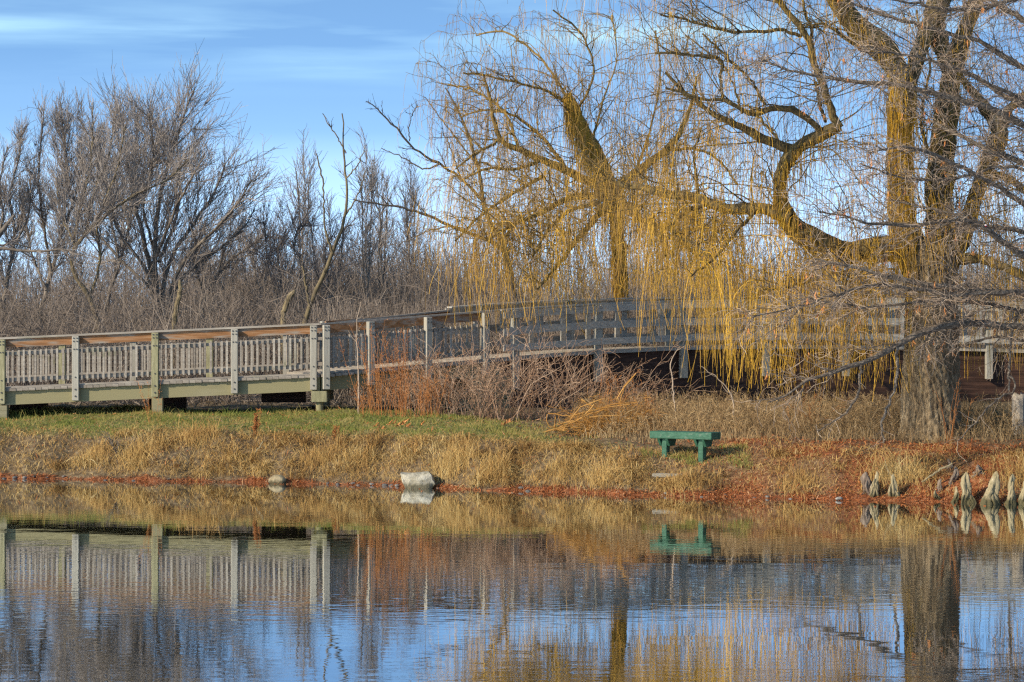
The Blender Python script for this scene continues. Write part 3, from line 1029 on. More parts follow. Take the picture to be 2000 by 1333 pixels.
def willow(name, label, base, Y, trunk_specs, limb_specs, seed, n_sub, n_str, zlow, golds, sub_len=(.8, 2.6), thin=.0046, trunk_mesh=None, maxL=4.6, zfull=4.7, curtains=(), coats=(), mats=('bark_limb', 'twig_gold')):
    r = np.random.default_rng(seed)
    th = thing(name, base, label, 'tree')
    LP, LR = make_limbs(limb_specs, Y, r)
    g = Geo()
    if trunk_specs:
        TP, TR = make_limbs(trunk_specs, Y, r, 0)
        g.tubes(TP, TR, 14, .45)
    if trunk_mesh:
        trunk_mesh(g)
    g.build('trunk', 'bark_willow', th, smooth=True)
    g = Geo()
    bumps = 1 + r.normal(0, .05, LR.shape) + .10 * np.sin(np.linspace(0, 30, LR.shape[1])[None] + r.uniform(0, 6, (len(LR), 1))) * r.uniform(.3, 1, LR.shape)
    big = LR.max(1) > .06
    g.tubes(LP[big], (LR * bumps)[big], 12, r.uniform(.3, .8, big.sum()))
    g.tubes(LP[~big], LR[~big], 6, r.uniform(.2, .7, (~big).sum()))
    # secondary branches
    p, t_, rr = sample_len(LP, LR, n_sub, .08, r)
    d = fan(t_, .4, 1.3, r)
    d[:, 2] = np.abs(d[:, 2]) * .8 + .1
    L = r.uniform(*sub_len, n_sub) * np.clip(rr / .05, .6, 1.3)
    S = grow(p, d, L, 9, .20, (0, 0, -.04), r)
    SR = taper(n_sub, 9, np.minimum(rr * .5, r.uniform(.008, .020, n_sub)), .004)
    g.tubes(S, SR, 4, r.uniform(0, .8, n_sub))
    p2, t2, rr2 = sample_len(S, SR, n_sub * 3, .2, r)
    S2 = grow(p2, fan(t2, .3, 1.0, r), r.uniform(.3, 1.1, n_sub * 3), 6, .22, (0, 0, -.08), r)
    S2R = taper(n_sub * 3, 6, .0055, .003)
    g.tubes(S2, S2R, 3, r.uniform(.1, .8, n_sub * 3))
    g.build('branches', mats[0], th)
    # hanging twigs
    g = Geo()
    # (a) short fine drooping twigs all over the crown, (b) long curtains from the lower branches
    nf_ = int(n_sub * 9.5)
    A, TA, _ = sample_len(S, SR, nf_ // 3, .15, r)
    B, TB, _ = sample_len(S2, S2R, nf_ - nf_ // 3, .2, r)
    p, t_ = np.concatenate([A, B]), np.concatenate([TA, TB])
    out = unit(t_ * [1, 1, 0] + r.normal(0, .5, p.shape) * [1, 1, 0])
    L = np.minimum(np.maximum(p[:, 2] - zlow(p[:, 0], r, len(p)), .2), r.uniform(.2, 1.0, len(p)) * np.where(r.uniform(0, 1, len(p)) < .2, 1.7, .9))
    S3 = strands(p, out, L, 8, r, .03)
    g.tubes(S3, taper(len(p), 8, thin * .85, thin * .55), 3, np.clip(golds(p, r) - .28, 0, 1))
    n1, n2, n3 = int(n_str * .45), int(n_str * .40), int(n_str * .15)
    A, TA, _ = sample_len(S, SR, n1 * 2, .15, r)
    B, TB, _ = sample_len(S2, S2R, n2 * 2, .3, r)
    E_, TE, _ = sample_len(LP, LR, n3 * 2, .25, r)
    p = np.concatenate([A, B, E_])
    t_ = np.concatenate([TA, TB, TE])
    kp = r.uniform(0, 1, len(p)) < np.clip(1.05 - (p[:, 2] - zfull) / 3.2, .10, .85) * .62
    p, t_ = p[kp], t_[kp]
    out = t_.copy()
    out[:, 2] = 0
    out = unit(out + r.normal(0, .5, out.shape) * np.array([1, 1, 0]))
    out[:, 2] = 0
    lim = np.maximum(p[:, 2] - zlow(p[:, 0], r, len(p)), .25)
    mL = np.clip(maxL - (p[:, 2] - zfull) * .8, 1.4, maxL)
    L = np.minimum(lim, r.uniform(.3, 1, len(p)) * mL + .2)
    S3 = strands(p, out, L, 10, r)
    n = len(p)
    g.tubes(S3, taper(n, 10, thin * 1.15, thin * .6), 3, golds(p, r))
    for (x0, x1, z1, nc, jit_, zl, ymax) in curtains:
        A, TA, _ = sample_len(np.concatenate([S, ]), SR, n_str * 6, .1, r)
        B, TB, _ = sample_len(LP, LR, n_str * 2, .1, r)
        A, TA = np.concatenate([A, B]), np.concatenate([TA, TB])
        col = A[:, 0] / A[:, 1] * F + 1000
        ok = (col > x0) & (col < x1) & (A[:, 2] < z1) & (A[:, 2] > zl + .5) & (A[:, 1] < ymax)
        A, TA = A[ok][:nc], TA[ok][:nc]
        # fall in loose bunches
        bun = r.integers(0, max(len(A) // 7, 1), len(A))
        fall = zl + np.abs(r.normal(0, jit_, max(len(A) // 7, 1)))[bun] + r.uniform(0, .3, len(A))
        L = np.maximum(A[:, 2] - fall, .4)
        o_ = unit(TA * [1, 1, 0] + r.normal(0, .5, A.shape) * [1, 1, 0])
        g.tubes(strands(A, o_, L, 12, r, .07), taper(len(A), 12, thin * 1.15, thin * .7), 3, np.clip(golds(A, r) + .15, 0, 1))
    for (li, a0, a1, nc, l0, l1) in coats:
        tt_ = r.uniform(a0, a1, nc) * (LP.shape[1] - 1)
        i_ = np.minimum(tt_.astype(int), LP.shape[1] - 2)
        f_ = (tt_ - i_)[:, None]
        c_ = LP[li, i_] * (1 - f_) + LP[li, i_ + 1] * f_
        ra = LR[li, i_] * 1.03
        an = r.uniform(-2.9, -.25, nc)
        p = c_ + np.stack([np.cos(an) * ra, np.sin(an) * ra - .01, 0 * an], 1)
        L = r.uniform(l0, l1, nc)
        k_ = np.linspace(0, 1, 9)[None, :, None]
        P = p[:, None, :] + np.stack([r.normal(0, .05, nc), r.normal(-.06, .04, nc), -L], 1)[:, None, :] * k_
        P += r.normal(0, .01, (nc, 1, 3)) * np.sin(k_ * 7)
        g.tubes(P, taper(nc, 9, thin * 1.15, thin * .7), 3, np.clip(golds(p, r) + .2, 0, 1))
    # short side shoots on the strands
    q, tq, _ = sample_len(S3, .004, n, .1, r)
    g.tubes(strands(q, unit(r.normal(0, 1, (n, 3)) * (1, 1, 0)), np.minimum(r.uniform(.15, .9, n), np.maximum(q[:, 2] - 1.5, .1)), 5, r), taper(n, 5, thin * .8, thin * .5), 3, golds(q, r))
    g.build('crown', mats[1], th)
    return th


YE = 56.0
# great willow on the right: fluted, twisting trunk


def great_trunk(g):
    r = np.random.default_rng(77)
    rows = [(868, 1822, 136), (852, 1823, 122), (836, 1822, 116), (810, 1821, 112), (770, 1820, 109), (730, 1819, 107), (690, 1818, 103), (650, 1818, 101), (610, 1818, 100), (570, 1817, 98), (530, 1815, 100), (500, 1812, 104), (478, 1808, 92), (462, 1804, 40)]
    a_ = np.array(rows, float)
    k, sd_ = 90, 110
    yy = np.linspace(868, 462, k)
    cx = np.interp(-yy, -a_[:, 0], a_[:, 1])
    w_ = np.interp(-yy, -a_[:, 0], a_[:, 2])
    s = F / YE
    th_ = np.arange(sd_) / sd_ * 2 * math.pi
    hz_ = (868 - yy) / s
    TH, HH = np.meshgrid(th_, hz_)
    tw = TH + HH * .42
    f = np.zeros_like(TH)
    for m_, am in ((3, .035), (5, .025), (8, .015)):
        f += am * np.sin(m_ * tw + r.uniform(0, 6)) * np.clip(1.6 - HH * .35, .5, 1.6)
    for m_, am in ((19, .016), (27, .02), (37, .02), (49, .016)):
        f += am * np.sin(m_ * (tw + .12 * np.sin(HH * (1.5 + m_ * .08) + m_)) + r.uniform(0, 6) + 1.2 * np.sin(HH * 2.2 + m_))
    R_ = (w_ / s / 2)[:, None] * (1 + f) + r.normal(0, .011, f.shape)
    X = (cx - 1000)[:, None] / s + R_ * np.cos(TH)
    Yy = YE + R_ * np.sin(TH)
    Z = np.repeat((H - (yy - HZ) / s)[:, None], sd_, 1)
    idx = np.arange(k * sd_).reshape(k, sd_)
    g.add(np.stack([X, Yy, Z], -1), np.stack([idx[:-1], np.roll(idx[:-1], -1, 1), np.roll(idx[1:], -1, 1), idx[1:]], -1), np.clip(.5 + f * 4.5, 0, 1).ravel())


E_limbs = [
    # left limb, its elbow and branches
    ([(1800, 505, 60), (1750, 486, 52), (1700, 490, 48), (1650, 496, 46), (1610, 482, 48), (1575, 462, 48), (1545, 440, 44), (1528, 410, 32), (1523, 375, 25), (1528, 335, 26), (1545, 300, 28), (1575, 277, 26), (1610, 262, 26), (1640, 246, 22)], (0, -.8)),
    ([(1545, 428, 24), (1500, 410, 23), (1460, 409, 22), (1420, 408, 21), (1385, 396, 20), (1355, 384, 19), (1310, 381, 17), (1260, 368, 14), (1205, 358, 10)], (-.7, 1.2)),
    ([(1552, 292, 20), (1500, 276, 17), (1460, 254, 15), (1425, 239, 12), (1395, 225, 10), (1360, 197, 8), (1330, 175, 7), (1300, 142, 5)], (-.6, -1.8)),
    ([(1640, 250, 18), (1628, 225, 15), (1608, 165, 14), (1590, 120, 14), (1582, 85, 13), (1560, 48, 12), (1530, 15, 11), (1505, -25, 10)], (-.8, -1.2)),
    ([(1612, 238, 7), (1602, 205, 7), (1592, 160, 6)], (-.8, -.6)),
    ([(1605, 258, 13), (1575, 232, 13), (1550, 216, 13), (1510, 212, 12), (1482, 222, 11), (1460, 222, 10), (1430, 204, 8), (1412, 193, 8), (1390, 197, 6), (1350, 187, 5), (1300, 172, 4)], (-.8, -2.2)),
    ([(1412, 193, 7), (1408, 160, 6), (1405, 116, 6), (1375, 110, 5), (1330, 106, 5), (1280, 104, 4)], (-1.7, -2.4)),
    ([(1565, 72, 8), (1540, 62, 7), (1500, 61, 7), (1460, 63, 6), (1405, 58, 6), (1360, 44, 5), (1290, 29, 4)], (-1, -2)),
    ([(1582, 82, 7), (1585, 60, 6), (1574, 30, 6), (1565, -20, 5)], (-1, -.5)),
    ([(1495, 205, 6), (1467, 158, 5), (1440, 130, 5), (1400, 92, 4), (1372, 66, 4)], (-1.2, -1.6)),
    ([(1450, 222, 5), (1420, 140, 4), (1340, 70, 3)], (-1.2, -.6)),
    ([(1540, 300, 8), (1500, 250, 6), (1460, 205, 4)], (-.6, .4)),
    ([(1380, 400, 8), (1330, 420, 7), (1310, 450, 5), (1360, 480, 5), (1405, 520, 4)], (.2, -.8)),
    ([(1365, 388, 7), (1360, 350, 6), (1355, 310, 5), (1370, 250, 4)], (.3, .8)),
    # stems
    ([(1795, 540, 60), (1772, 470, 58), (1760, 420, 52), (1757, 350, 50), (1758, 280, 50), (1761, 210, 54), (1764, 170, 54), (1742, 120, 50), (1705, 80, 48), (1665, 40, 44), (1640, 5, 42), (1612, -50, 38)], (0, -1.2)),
    ([(1766, 180, 34), (1785, 130, 32), (1802, 85, 32), (1818, 45, 40), (1832, 10, 48), (1840, -50, 44)], (-.2, .6)),
    ([(1752, 150, 26), (1720, 110, 24), (1690, 92, 18), (1660, 80, 9), (1630, 58, 6), (1600, 46, 5), (1570, 55, 4)], (-.3, -1.2)),
    ([(1838, 540, 60), (1838, 470, 58), (1832, 410, 56), (1838, 330, 52), (1842, 270, 50), (1852, 190, 44), (1866, 120, 40), (1882, 70, 36), (1902, 20, 32), (1915, -40, 30)], (.1, 1.0)),
    ([(1855, 150, 30), (1838, 90, 34), (1826, 40, 38)], (.6, .5)),
    ([(1850, 520, 44), (1880, 460, 40), (1902, 400, 32), (1918, 350, 30), (1938, 300, 36), (1952, 255, 36), (1938, 228, 30), (1915, 200, 20), (1890, 165, 16), (1868, 135, 12)], (0, .8)),
    ([(1952, 260, 24), (1975, 210, 18), (2010, 180, 14), (2070, 130, 10)], (.6, 1.6)),
    ([(1925, 345, 20), (1960, 345, 16), (2010, 380, 13), (2080, 420, 9)], (.3, 1.8)),
    ([(1860, 505, 24), (1910, 505, 20), (1960, 520, 17), (2010, 548, 14), (2080, 600, 9)], (0, -1.4)),
    ([(1830, 330, 9), (1800, 250, 7), (1815, 130, 5), (1790, 20, 4)], (.3, 1.5)),
    ([(1640, 492, 10), (1600, 540, 7), (1560, 558, 5), (1490, 566, 3)], (-.3, -1.8)),
    ([(1700, 494, 10), (1690, 540, 7), (1650, 568, 5), (1585, 583, 3)], (0, -1.4)),
    ([(1760, 500, 10), (1745, 545, 7), (1710, 572, 5), (1650, 592, 3)], (0, -1.0)),
    ([(1480, 409, 9), (1440, 450, 7), (1400, 500, 5), (1350, 540, 3)], (-.5, -1.8)),
    # arching branches above the frame, whose twigs hang into view
    ([(1640, 5, 26), (1560, -80, 20), (1440, -150, 14), (1320, -140, 10), (1200, -90, 7), (1120, -30, 4)], (-1, -1.5)),
    ([(1520, 0, 12), (1450, -60, 10), (1360, -90, 8), (1260, -60, 6), (1180, 0, 4)], (-1.2, -2.6)),
    ([(1836, -40, 30), (1780, -140, 20), (1690, -190, 14), (1590, -150, 8)], (.6, 1.8)),
    ([(1840, -40, 30), (1900, -150, 20), (2000, -170, 14), (2090, -80, 8)], (.6, 2.2)),
    ([(1910, -20, 22), (1960, -80, 14), (2030, -40, 9), (2090, 60, 6)], (1, -1)),
]


def golds(p, r):
    return np.clip(r.normal(.48, .30, len(p)) + .1 * np.sin(p[:, 0] * 1.7), 0, 1)


def zlow_e(X, r, n):
    px = X / 56 * F + 1000
    row = np.interp(px, [1100, 1330, 1380, 1700, 1765, 1880, 1915, 2100], [590, 640, 775, 770, 570, 580, 780, 780])
    row = row - r.exponential(70, n) - r.uniform(0, 40, n)
    return H - (row - HZ) * 56 / F


willow('willow_tree', 'great willow with thick fluted trunk and golden hanging twigs on the right bank', at(1822, 852, YE), YE, None, E_limbs, 21, 560, 2900, zlow_e, golds, trunk_mesh=great_trunk,
       curtains=[(1350, 1500, 5.0, 100, .45, 1.62, 99), (1480, 1740, 5.0, 180, .55, 1.55, 99), (1260, 1300, 5.6, 14, .4, 2.0, 99), (1880, 2060, 5.8, 100, .5, 1.8, 99), (1780, 1890, 4.2, 24, .8, 1.5, 99)],
       coats=[(14, .15, .62, 330, .5, 1.7), (14, .6, 1, 170, .15, .6), (17, .2, .9, 160, .3, 1.0), (0, .0, 1, 360, .25, 1.1), (1, 0, .6, 120, .2, .9)])

YD = 72.5
D_trunk = [([(1222, 700, 22), (1218, 600, 21), (1215, 520, 20), (1208, 450, 22), (1200, 395, 38), (1192, 360, 36)],)]
D_limbs = [
    ([(1195, 375, 30), (1172, 315, 29), (1145, 265, 27), (1124, 222, 24), (1108, 182, 15)], (0, -.6)),
    ([(1190, 372, 20), (1140, 350, 17), (1080, 322, 14), (1030, 299, 12), (980, 275, 10), (965, 240, 8), (958, 200, 6), (945, 150, 4)], (0, -1.8)),
    ([(1200, 368, 20), (1250, 332, 17), (1290, 303, 14), (1322, 268, 11), (1345, 222, 8), (1360, 150, 5)], (0, 1.4)),
    ([(1112, 205, 8), (1065, 177, 6), (1015, 163, 5), (960, 150, 4), (905, 143, 4)], (-.5, -2.2)),
    ([(1180, 382, 15), (1110, 388, 12), (1060, 415, 9), (1000, 440, 6), (950, 470, 4)], (-1, -9)),
    ([(1130, 245, 6), (1090, 160, 5), (1040, 100, 5), (980, 62, 4), (930, 70, 3)], (-.3, 1.2)),
    ([(1195, 385, 16), (1165, 425, 12), (1125, 470, 9), (1090, 520, 7), (1050, 565, 4)], (-1, -9.5)),
    ([(1155, 280, 6), (1180, 190, 4), (1205, 110, 3), (1195, 30, 4)], (0, 1.6)),
    ([(1240, 340, 6), (1270, 250, 4), (1290, 150, 3), (1280, 60, 4)], (.2, -1.8)),
    ([(1110, 335, 9), (1060, 270, 7), (1010, 230, 6), (950, 215, 4), (900, 230, 3)], (-.4, .8)),
    ([(1060, 312, 8), (1010, 330, 6), (950, 330, 5), (900, 355, 3)], (-.8, -2.6)),
    ([(1205, 390, 12), (1250, 430, 10), (1310, 450, 8), (1360, 500, 5)], (-1, -9)),
    ([(1120, 230, 6), (1160, 140, 4), (1130, 60, 4), (1080, 20, 3)], (-.3, -2)),
    ([(1015, 295, 7), (985, 220, 5), (930, 180, 4), (875, 165, 3)], (-1, .6)),
    ([(1300, 295, 7), (1350, 290, 6), (1400, 310, 5), (1440, 360, 4)], (.6, .8)),
    ([(975, 275, 6), (930, 300, 5), (890, 330, 3)], (-1.6, -3)),
    ([(1216, 560, 20), (1213, 500, 20), (1208, 450, 22), (1202, 400, 28)], (0, 0)),
    ([(1170, 395, 9), (1120, 410, 7), (1080, 440, 6), (1040, 500, 4)], (-2, -9)),
    ([(1060, 345, 8), (1000, 380, 6), (940, 420, 5), (890, 470, 3)], (-2, -8.5)),
    ([(1215, 385, 9), (1240, 420, 7), (1280, 450, 6), (1300, 500, 4)], (-3, -9)),
]


def zlow_d(X, r, n):
    px = X / 70 * F + 1000
    row = np.interp(px, [830, 900, 960, 1250, 1420, 1500], [600, 605, 610, 618, 610, 590])
    row = row - r.exponential(55, n) - r.uniform(0, 40, n)
    return H - (row - HZ) * 70 / F


willow('willow_tree', 'golden weeping willow behind the bridge with limbs spreading from a stubby crown', at(1212, 690, YD), YD, D_trunk, D_limbs, 34, 580, 1900, zlow_d, golds, sub_len=(.9, 2.6), thin=.0055, maxL=3.6, zfull=4.9,
       curtains=[(870, 1010, 6.6, 70, .5, 2.75, 65.5), (1000, 1180, 5.4, 42, .5, 2.5, 65.5), (1180, 1350, 5.2, 24, .5, 2.4, 65.5)], coats=[(16, 0, 1, 420, .6, 2.0), (0, .0, 1, 1000, .3, 1.3), (1, 0, .5, 140, .3, 1.0), (2, 0, .6, 160, .4, 1.4)], mats=('bark_gold', 'twig_gold_dull'))

# ------------------------------------------------------------------ bald cypress reaching in from the right
YC = 52.6
C_limbs = [
    ([(2130, 560, 22), (2000, 574, 15), (1930, 571, 13), (1860, 562, 12), (1770, 548, 10), (1690, 528, 7), (1640, 517, 5), (1590, 505, 3)], (0, -.8)),
    ([(2130, 540, 18), (2000, 500, 14), (1960, 474, 12), (1915, 440, 10), (1870, 429, 9), (1800, 440, 8), (1740, 437, 7), (1680, 434, 5), (1655, 424, 4), (1600, 414, 3)], (0, -1.6)),
    ([(2130, 320, 18), (2000, 243, 13), (1915, 207, 12), (1836, 185, 11), (1757, 167, 9), (1667, 160, 8), (1600, 149, 6), (1545, 140, 4), (1480, 112, 3)], (0, -1.2)),
    ([(2130, 190, 16), (2000, 133, 12), (1960, 110, 11), (1915, 83, 9), (1848, 65, 8), (1800, 50, 7), (1724, 29, 6), (1660, 5, 4)], (0, -.4)),
    ([(2130, 110, 18), (2000, 38, 13), (1950, 8, 11), (1900, -30, 8)], (0, .8)),
    ([(2130, 300, 16), (2000, 208, 12), (1950, 180, 11), (1900, 150, 9), (1860, 132, 7), (1830, 128, 4)], (0, .9)),
    ([(2130, 660, 20), (1990, 640, 14), (1920, 632, 15), (1870, 634, 15), (1810, 646, 14), (1755, 674, 13), (1700, 702, 11), (1640, 725, 9), (1600, 738, 7), (1575, 743, 6), (1540, 770, 4), (1500, 786, 3)], (0, -1.4)),
    ([(2130, 480, 16), (2000, 399, 12), (1938, 358, 10), (1881, 329, 9), (1814, 300, 7), (1770, 288, 5), (1700, 298, 3)], (0, -2)),
    ([(2130, 400, 14), (2000, 320, 11), (1930, 292, 9), (1870, 262, 7), (1810, 235, 5), (1790, 230, 3)], (0, 1.4)),
    ([(2130, 520, 14), (2000, 455, 10), (1920, 438, 7), (1850, 415, 5), (1740, 390, 3)], (0, .6)),
    ([(2130, 585, 14), (1960, 572, 9), (1850, 575, 8), (1760, 560, 7), (1690, 560, 6), (1640, 572, 5), (1590, 592, 4), (1540, 603, 3), (1470, 618, 2.5)], (0, -2.4)),
    ([(2130, 620, 12), (1990, 605, 8), (1900, 590, 7), (1800, 590, 6), (1700, 600, 5), (1620, 590, 4), (1560, 585, 3)], (0, -.2)),
    ([(2130, 30, 14), (2000, -5, 9), (1900, 20, 7), (1800, 10, 5), (1700, -10, 3)], (0, -1)),
    ([(2130, 240, 12), (1990, 190, 8), (1900, 150, 5), (1780, 110, 4), (1680, 100, 3)], (0, -2)),
    ([(2060, 360, 8), (1960, 325, 6), (1860, 350, 5), (1760, 345, 4), (1680, 320, 3)], (0, -1.5)),
    ([(2130, 700, 10), (2010, 668, 7), (1930, 660, 5), (1870, 680, 4)], (0, .5)),
]
C_hang = [
    ([(1752, 676, 6), (1752, 720, 6), (1746, 765, 5), (1728, 808, 5), (1721, 840, 4), (1726, 866, 3)], (-.9, -.9)),
    ([(1682, 712, 6), (1678, 755, 5), (1666, 788, 5), (1651, 805, 4), (1625, 825, 3), (1596, 842, 2)], (-1, -1)),
    ([(1990, 610, 6), (1974, 660, 5), (1972, 715, 5), (1970, 765, 4)], (0, 0)),
    ([(1972, 735, 5), (1984, 752, 4), (1980, 765, 4), (1955, 775, 4), (1920, 808, 3), (1895, 835, 3), (1870, 862, 2)], (0, -.3)),
]


def cypress():
    r = np.random.default_rng(8)
    base = at(2140, 930, YC)
    base[2] = gz(base[0], base[1])
    th = thing('cypress_tree', base, 'leafless bald cypress reaching in from the right edge with grey feathery branches', 'tree')
    g = Geo()
    P, R_ = limb([(2140, 950, 190), (2138, 900, 130), (2135, 800, 100), (2130, 600, 84), (2130, 300, 70), (2130, 0, 58), (2130, -300, 30)], YC, k=40)
    g.tubes(P[None], R_[None], 20, .5)
    g.build('trunk', 'bark_cypress', th, smooth=True)
    LP, LR = make_limbs(C_limbs + C_hang, YC, r, .012)
    g = Geo()
    g.tubes(LP, LR * r.uniform(.85, 1.12, LR.shape), 7, r.uniform(.2, .7, len(LP)))
    n = 620
    p, t_, rr = sample_len(LP[:-4], LR[:-4], n, .12, r)
    keep = (p[:, 2] > 3.1) | (r.uniform(0, 1, n) < .3)
    p, t_, rr = p[keep], t_[keep], rr[keep]
    n = len(p)
    d = fan(t_, .35, 1.0, r, .55)
    S = grow(p, d, r.uniform(.3, 1.25, n), 8, .20, (0, 0, -.01), r)
    SR = taper(n, 8, np.minimum(rr * .55, .012), .0035)
    g.tubes(S, SR, 4, r.uniform(.2, .9, n))
    g.build('branches', 'bark_cypress', th)
    g = Geo()
    m = 5200
    p, t_, rr = sample_len(S, SR, m, .1, r)
    S2 = grow(p, fan(t_, .3, 1.1, r, .6), r.uniform(.1, .55, m), 6, .24, (0, 0, -.03), r)
    g.tubes(S2, taper(m, 6, .0052, .0032), 3, r.uniform(.1, 1, m))
    m2 = 900
    p, t_, rr = sample_len(LP, LR, m2, .2, r)
    S3 = grow(p, fan(t_, .5, 1.3, r, .7), r.uniform(.12, .5, m2), 6, .24, (0, 0, -.02), r)
    g.tubes(S3, taper(m2, 6, .0055, .0032), 3, r.uniform(.1, 1, m2))
    m3 = 5200
    p, t_, rr = sample_len(S2, .003, m3, .1, r)
    g.tubes(grow(p, fan(t_, .4, 1.2, r, .8), r.uniform(.06, .26, m3), 4, .25, (0, 0, -.03), r), taper(m3, 4, .0038, .0025), 3, r.uniform(.1, 1, m3))
    g.build('crown', 'twig_cypress', th)
    # dead leaf sprays hanging on
    g = Geo()
    m = 130
    p, t_, _ = sample_len(S2, .003, m, .3, r)
    pk = np.repeat(p, 9, 0)
    n = len(pk)
    d = np.stack([r.normal(0, .25, n), r.normal(0, .25, n), -np.abs(r.normal(1, .2, n))], 1)
    off = r.uniform(0, .10, n)[:, None] * np.array([0, 0, -1])
    S4 = grow(pk + off, d, r.uniform(.03, .11, n), 3, .2, (0, 0, 0), r)
    g.ribbons(S4, np.array([[.003, .010, .002]]), unit(r.normal(0, 1, (n, 3))), r.uniform(.2, .9, n))
    g.build('dead_leaves', 'leaf_orange', th)


cypress()
# fishing float caught in the branches
pb = at(1925, 441, 51.9)
fl = thing('fishing_float', pb, 'tiny red and white fishing float caught in the bare branches', 'fishing float')
for nm, mt, a0, a1 in (('upper_half', 'white', 0, math.pi / 2), ('lower_half', 'red', -math.pi / 2, 0)):
    g = Geo()
    ang = np.linspace(a0, a1, 8)
    Pz = np.array([[(pb[0], pb[1], pb[2] + .026 * math.sin(a)) for a in ang]])
    Rz = np.array([[max(.026 * math.cos(a), .0005) for a in ang]])
    g.tubes(Pz, Rz, 14, .5)
    g.build(nm, mt, fl, smooth=True)

# ------------------------------------------------------------------ bare trees behind


def bare_tree(name, label, base, Y, specs, seed, n1=60, n2=8, n3=0, l1=(.6, 2.0), l2=(.25, .9), a1=(.3, .9), trop=(0, 0, .05), bark='bark_grey', twig='twig_grey', group=None, thin=.006, jit=.012, wob=.085, up=.0, wscale=.78):
    r = np.random.default_rng(seed)
    th = thing(name, base, label, 'tree', group)
    if group == GA:
        specs = [([(x, 655 - (655 - y) * .92, w) for x, y, w in s_[0]],) + tuple(s_[1:]) for s_ in specs]
    LP, LR = make_limbs(specs, Y, r, jit)
    g = Geo()
    g.tubes(LP, LR * wscale, 8, r.uniform(.3, .8, len(LP)))
    g.build('trunk', bark, th, smooth=True)
    g = Geo()
    p, t_, rr = sample_len(LP, LR, n1, .22, r)
    d = fan(t_, *a1, r)
    d[:, 2] += up
    S = grow(p, d, r.uniform(*l1, n1) * np.clip(rr / .065, .22, 1), 9, wob, trop, r)
    SR = taper(n1, 9, np.clip(rr * .45, thin, .018), thin * .65)
    g.tubes(S, SR, 4, r.uniform(0, .8, n1))
    m = n1 * n2
    p, t_, rr = sample_len(S, SR, m, .12, r)
    ix_ = sample_len.idx
    d = fan(t_, .25, .85, r)
    d[:, 2] += up
    ls_ = np.linalg.norm(S[:, -1] - S[:, 0], axis=1)
    S2 = grow(p, d, r.uniform(*l2, m) * np.clip(ls_ / 1.0, .35, 1)[ix_], 6, wob * 1.2, trop, r)
    g.tubes(S2, taper(m, 6, thin, thin * .6), 3, r.uniform(0, 1, m))
    p, t_, rr = sample_len(LP, LR, n1, .6, r)
    g.tubes(grow(p, fan(t_, .25, .8, r), r.uniform(*l2, n1), 6, wob * 1.2, trop, r), taper(n1, 6, thin, thin * .6), 3, r.uniform(0, 1, n1))
    if n3:
        p, t_, rr = sample_len(S2, .005, m * n3, .2, r)
        g.tubes(grow(p, fan(t_, .3, .8, r), r.uniform(l2[0] * .4, l2[1] * .5, m * n3), 4, wob, trop, r), taper(m * n3, 4, thin * .75, thin * .5), 3, r.uniform(0, 1, m * n3))
    g.build('crown', twig, th)
    return th


def bb(px, Y):
    X = (px - 1000) * Y / F
    return (X, Y, float(gz(X, Y)))


GA = 'bare trees behind the boardwalk'
bare_tree('bare_tree', 'widest bare tree in the left thicket, its domed crown sweeping right over the boardwalk', bb(310, 86), 86, [
    ([(315, 660, 16), (308, 600, 15), (292, 500, 13), (268, 400, 10), (250, 300, 7), (238, 190, 4)], (0, 1)),
    ([(312, 640, 14), (306, 560, 13), (302, 480, 12), (310, 380, 10), (328, 290, 8), (345, 230, 6), (362, 180, 4), (380, 132, 3)], (0, -.6)),
    ([(335, 260, 5), (360, 235, 4), (392, 200, 3)], (-.5, 0)),
    ([(320, 640, 14), (318, 560, 12), (340, 480, 10), (380, 415, 8), (420, 350, 6), (440, 290, 4)], (0, 1.5)),
    ([(325, 640, 12), (330, 570, 10), (365, 490, 9), (420, 430, 7), (465, 375, 5), (492, 325, 3)], (0, -2)),
    ([(325, 630, 12), (340, 560, 10), (390, 500, 8), (440, 462, 6), (480, 420, 4), (498, 385, 3)], (0, 2)),
    ([(310, 600, 10), (300, 520, 9), (330, 420, 7), (370, 330, 5), (400, 270, 3)], (0, -2.4)),
    ([(305, 600, 9), (285, 520, 8), (230, 430, 6), (205, 330, 5), (195, 250, 3)], (0, -1.5)),
    ([(300, 560, 8), (240, 500, 7), (190, 440, 6), (150, 400, 4)], (0, 1.6)),
    ([(310, 500, 8), (345, 400, 7), (350, 300, 5), (340, 200, 3)], (0, 2.2)),
    ([(300, 470, 8), (280, 380, 6), (300, 280, 5), (290, 190, 3)], (0, -2.2)),
], 1, 230, 13, 1, (.9, 2.6), (.35, 1.2), trop=(.01, 0, .07), group=GA, thin=.0075)
bare_tree('bare_tree', 'pale crooked-trunk bare tree rising left of the widest thicket tree', bb(190, 79), 79, [
    ([(192, 660, 17), (188, 610, 16), (170, 565, 13), (145, 525, 11), (139, 490, 10), (160, 450, 9), (210, 398, 8), (260, 360, 6), (320, 330, 4), (370, 280, 3)], (0, -1)),
    ([(142, 505, 9), (150, 420, 7), (172, 320, 6), (180, 240, 4), (182, 160, 3)], (0, 1)),
    ([(165, 445, 7), (185, 350, 6), (215, 260, 5), (225, 180, 3)], (-.3, 1)),
    ([(175, 575, 8), (195, 500, 7), (190, 420, 6), (230, 300, 4), (245, 210, 3)], (0, -1.2)),
    ([(150, 470, 6), (120, 400, 5), (110, 320, 3)], (0, 0.6)),
], 2, 130, 14, 1, (.6, 1.8), (.3, .9), trop=(0, 0, .08), bark='bark_pale', group=GA, thin=.007)
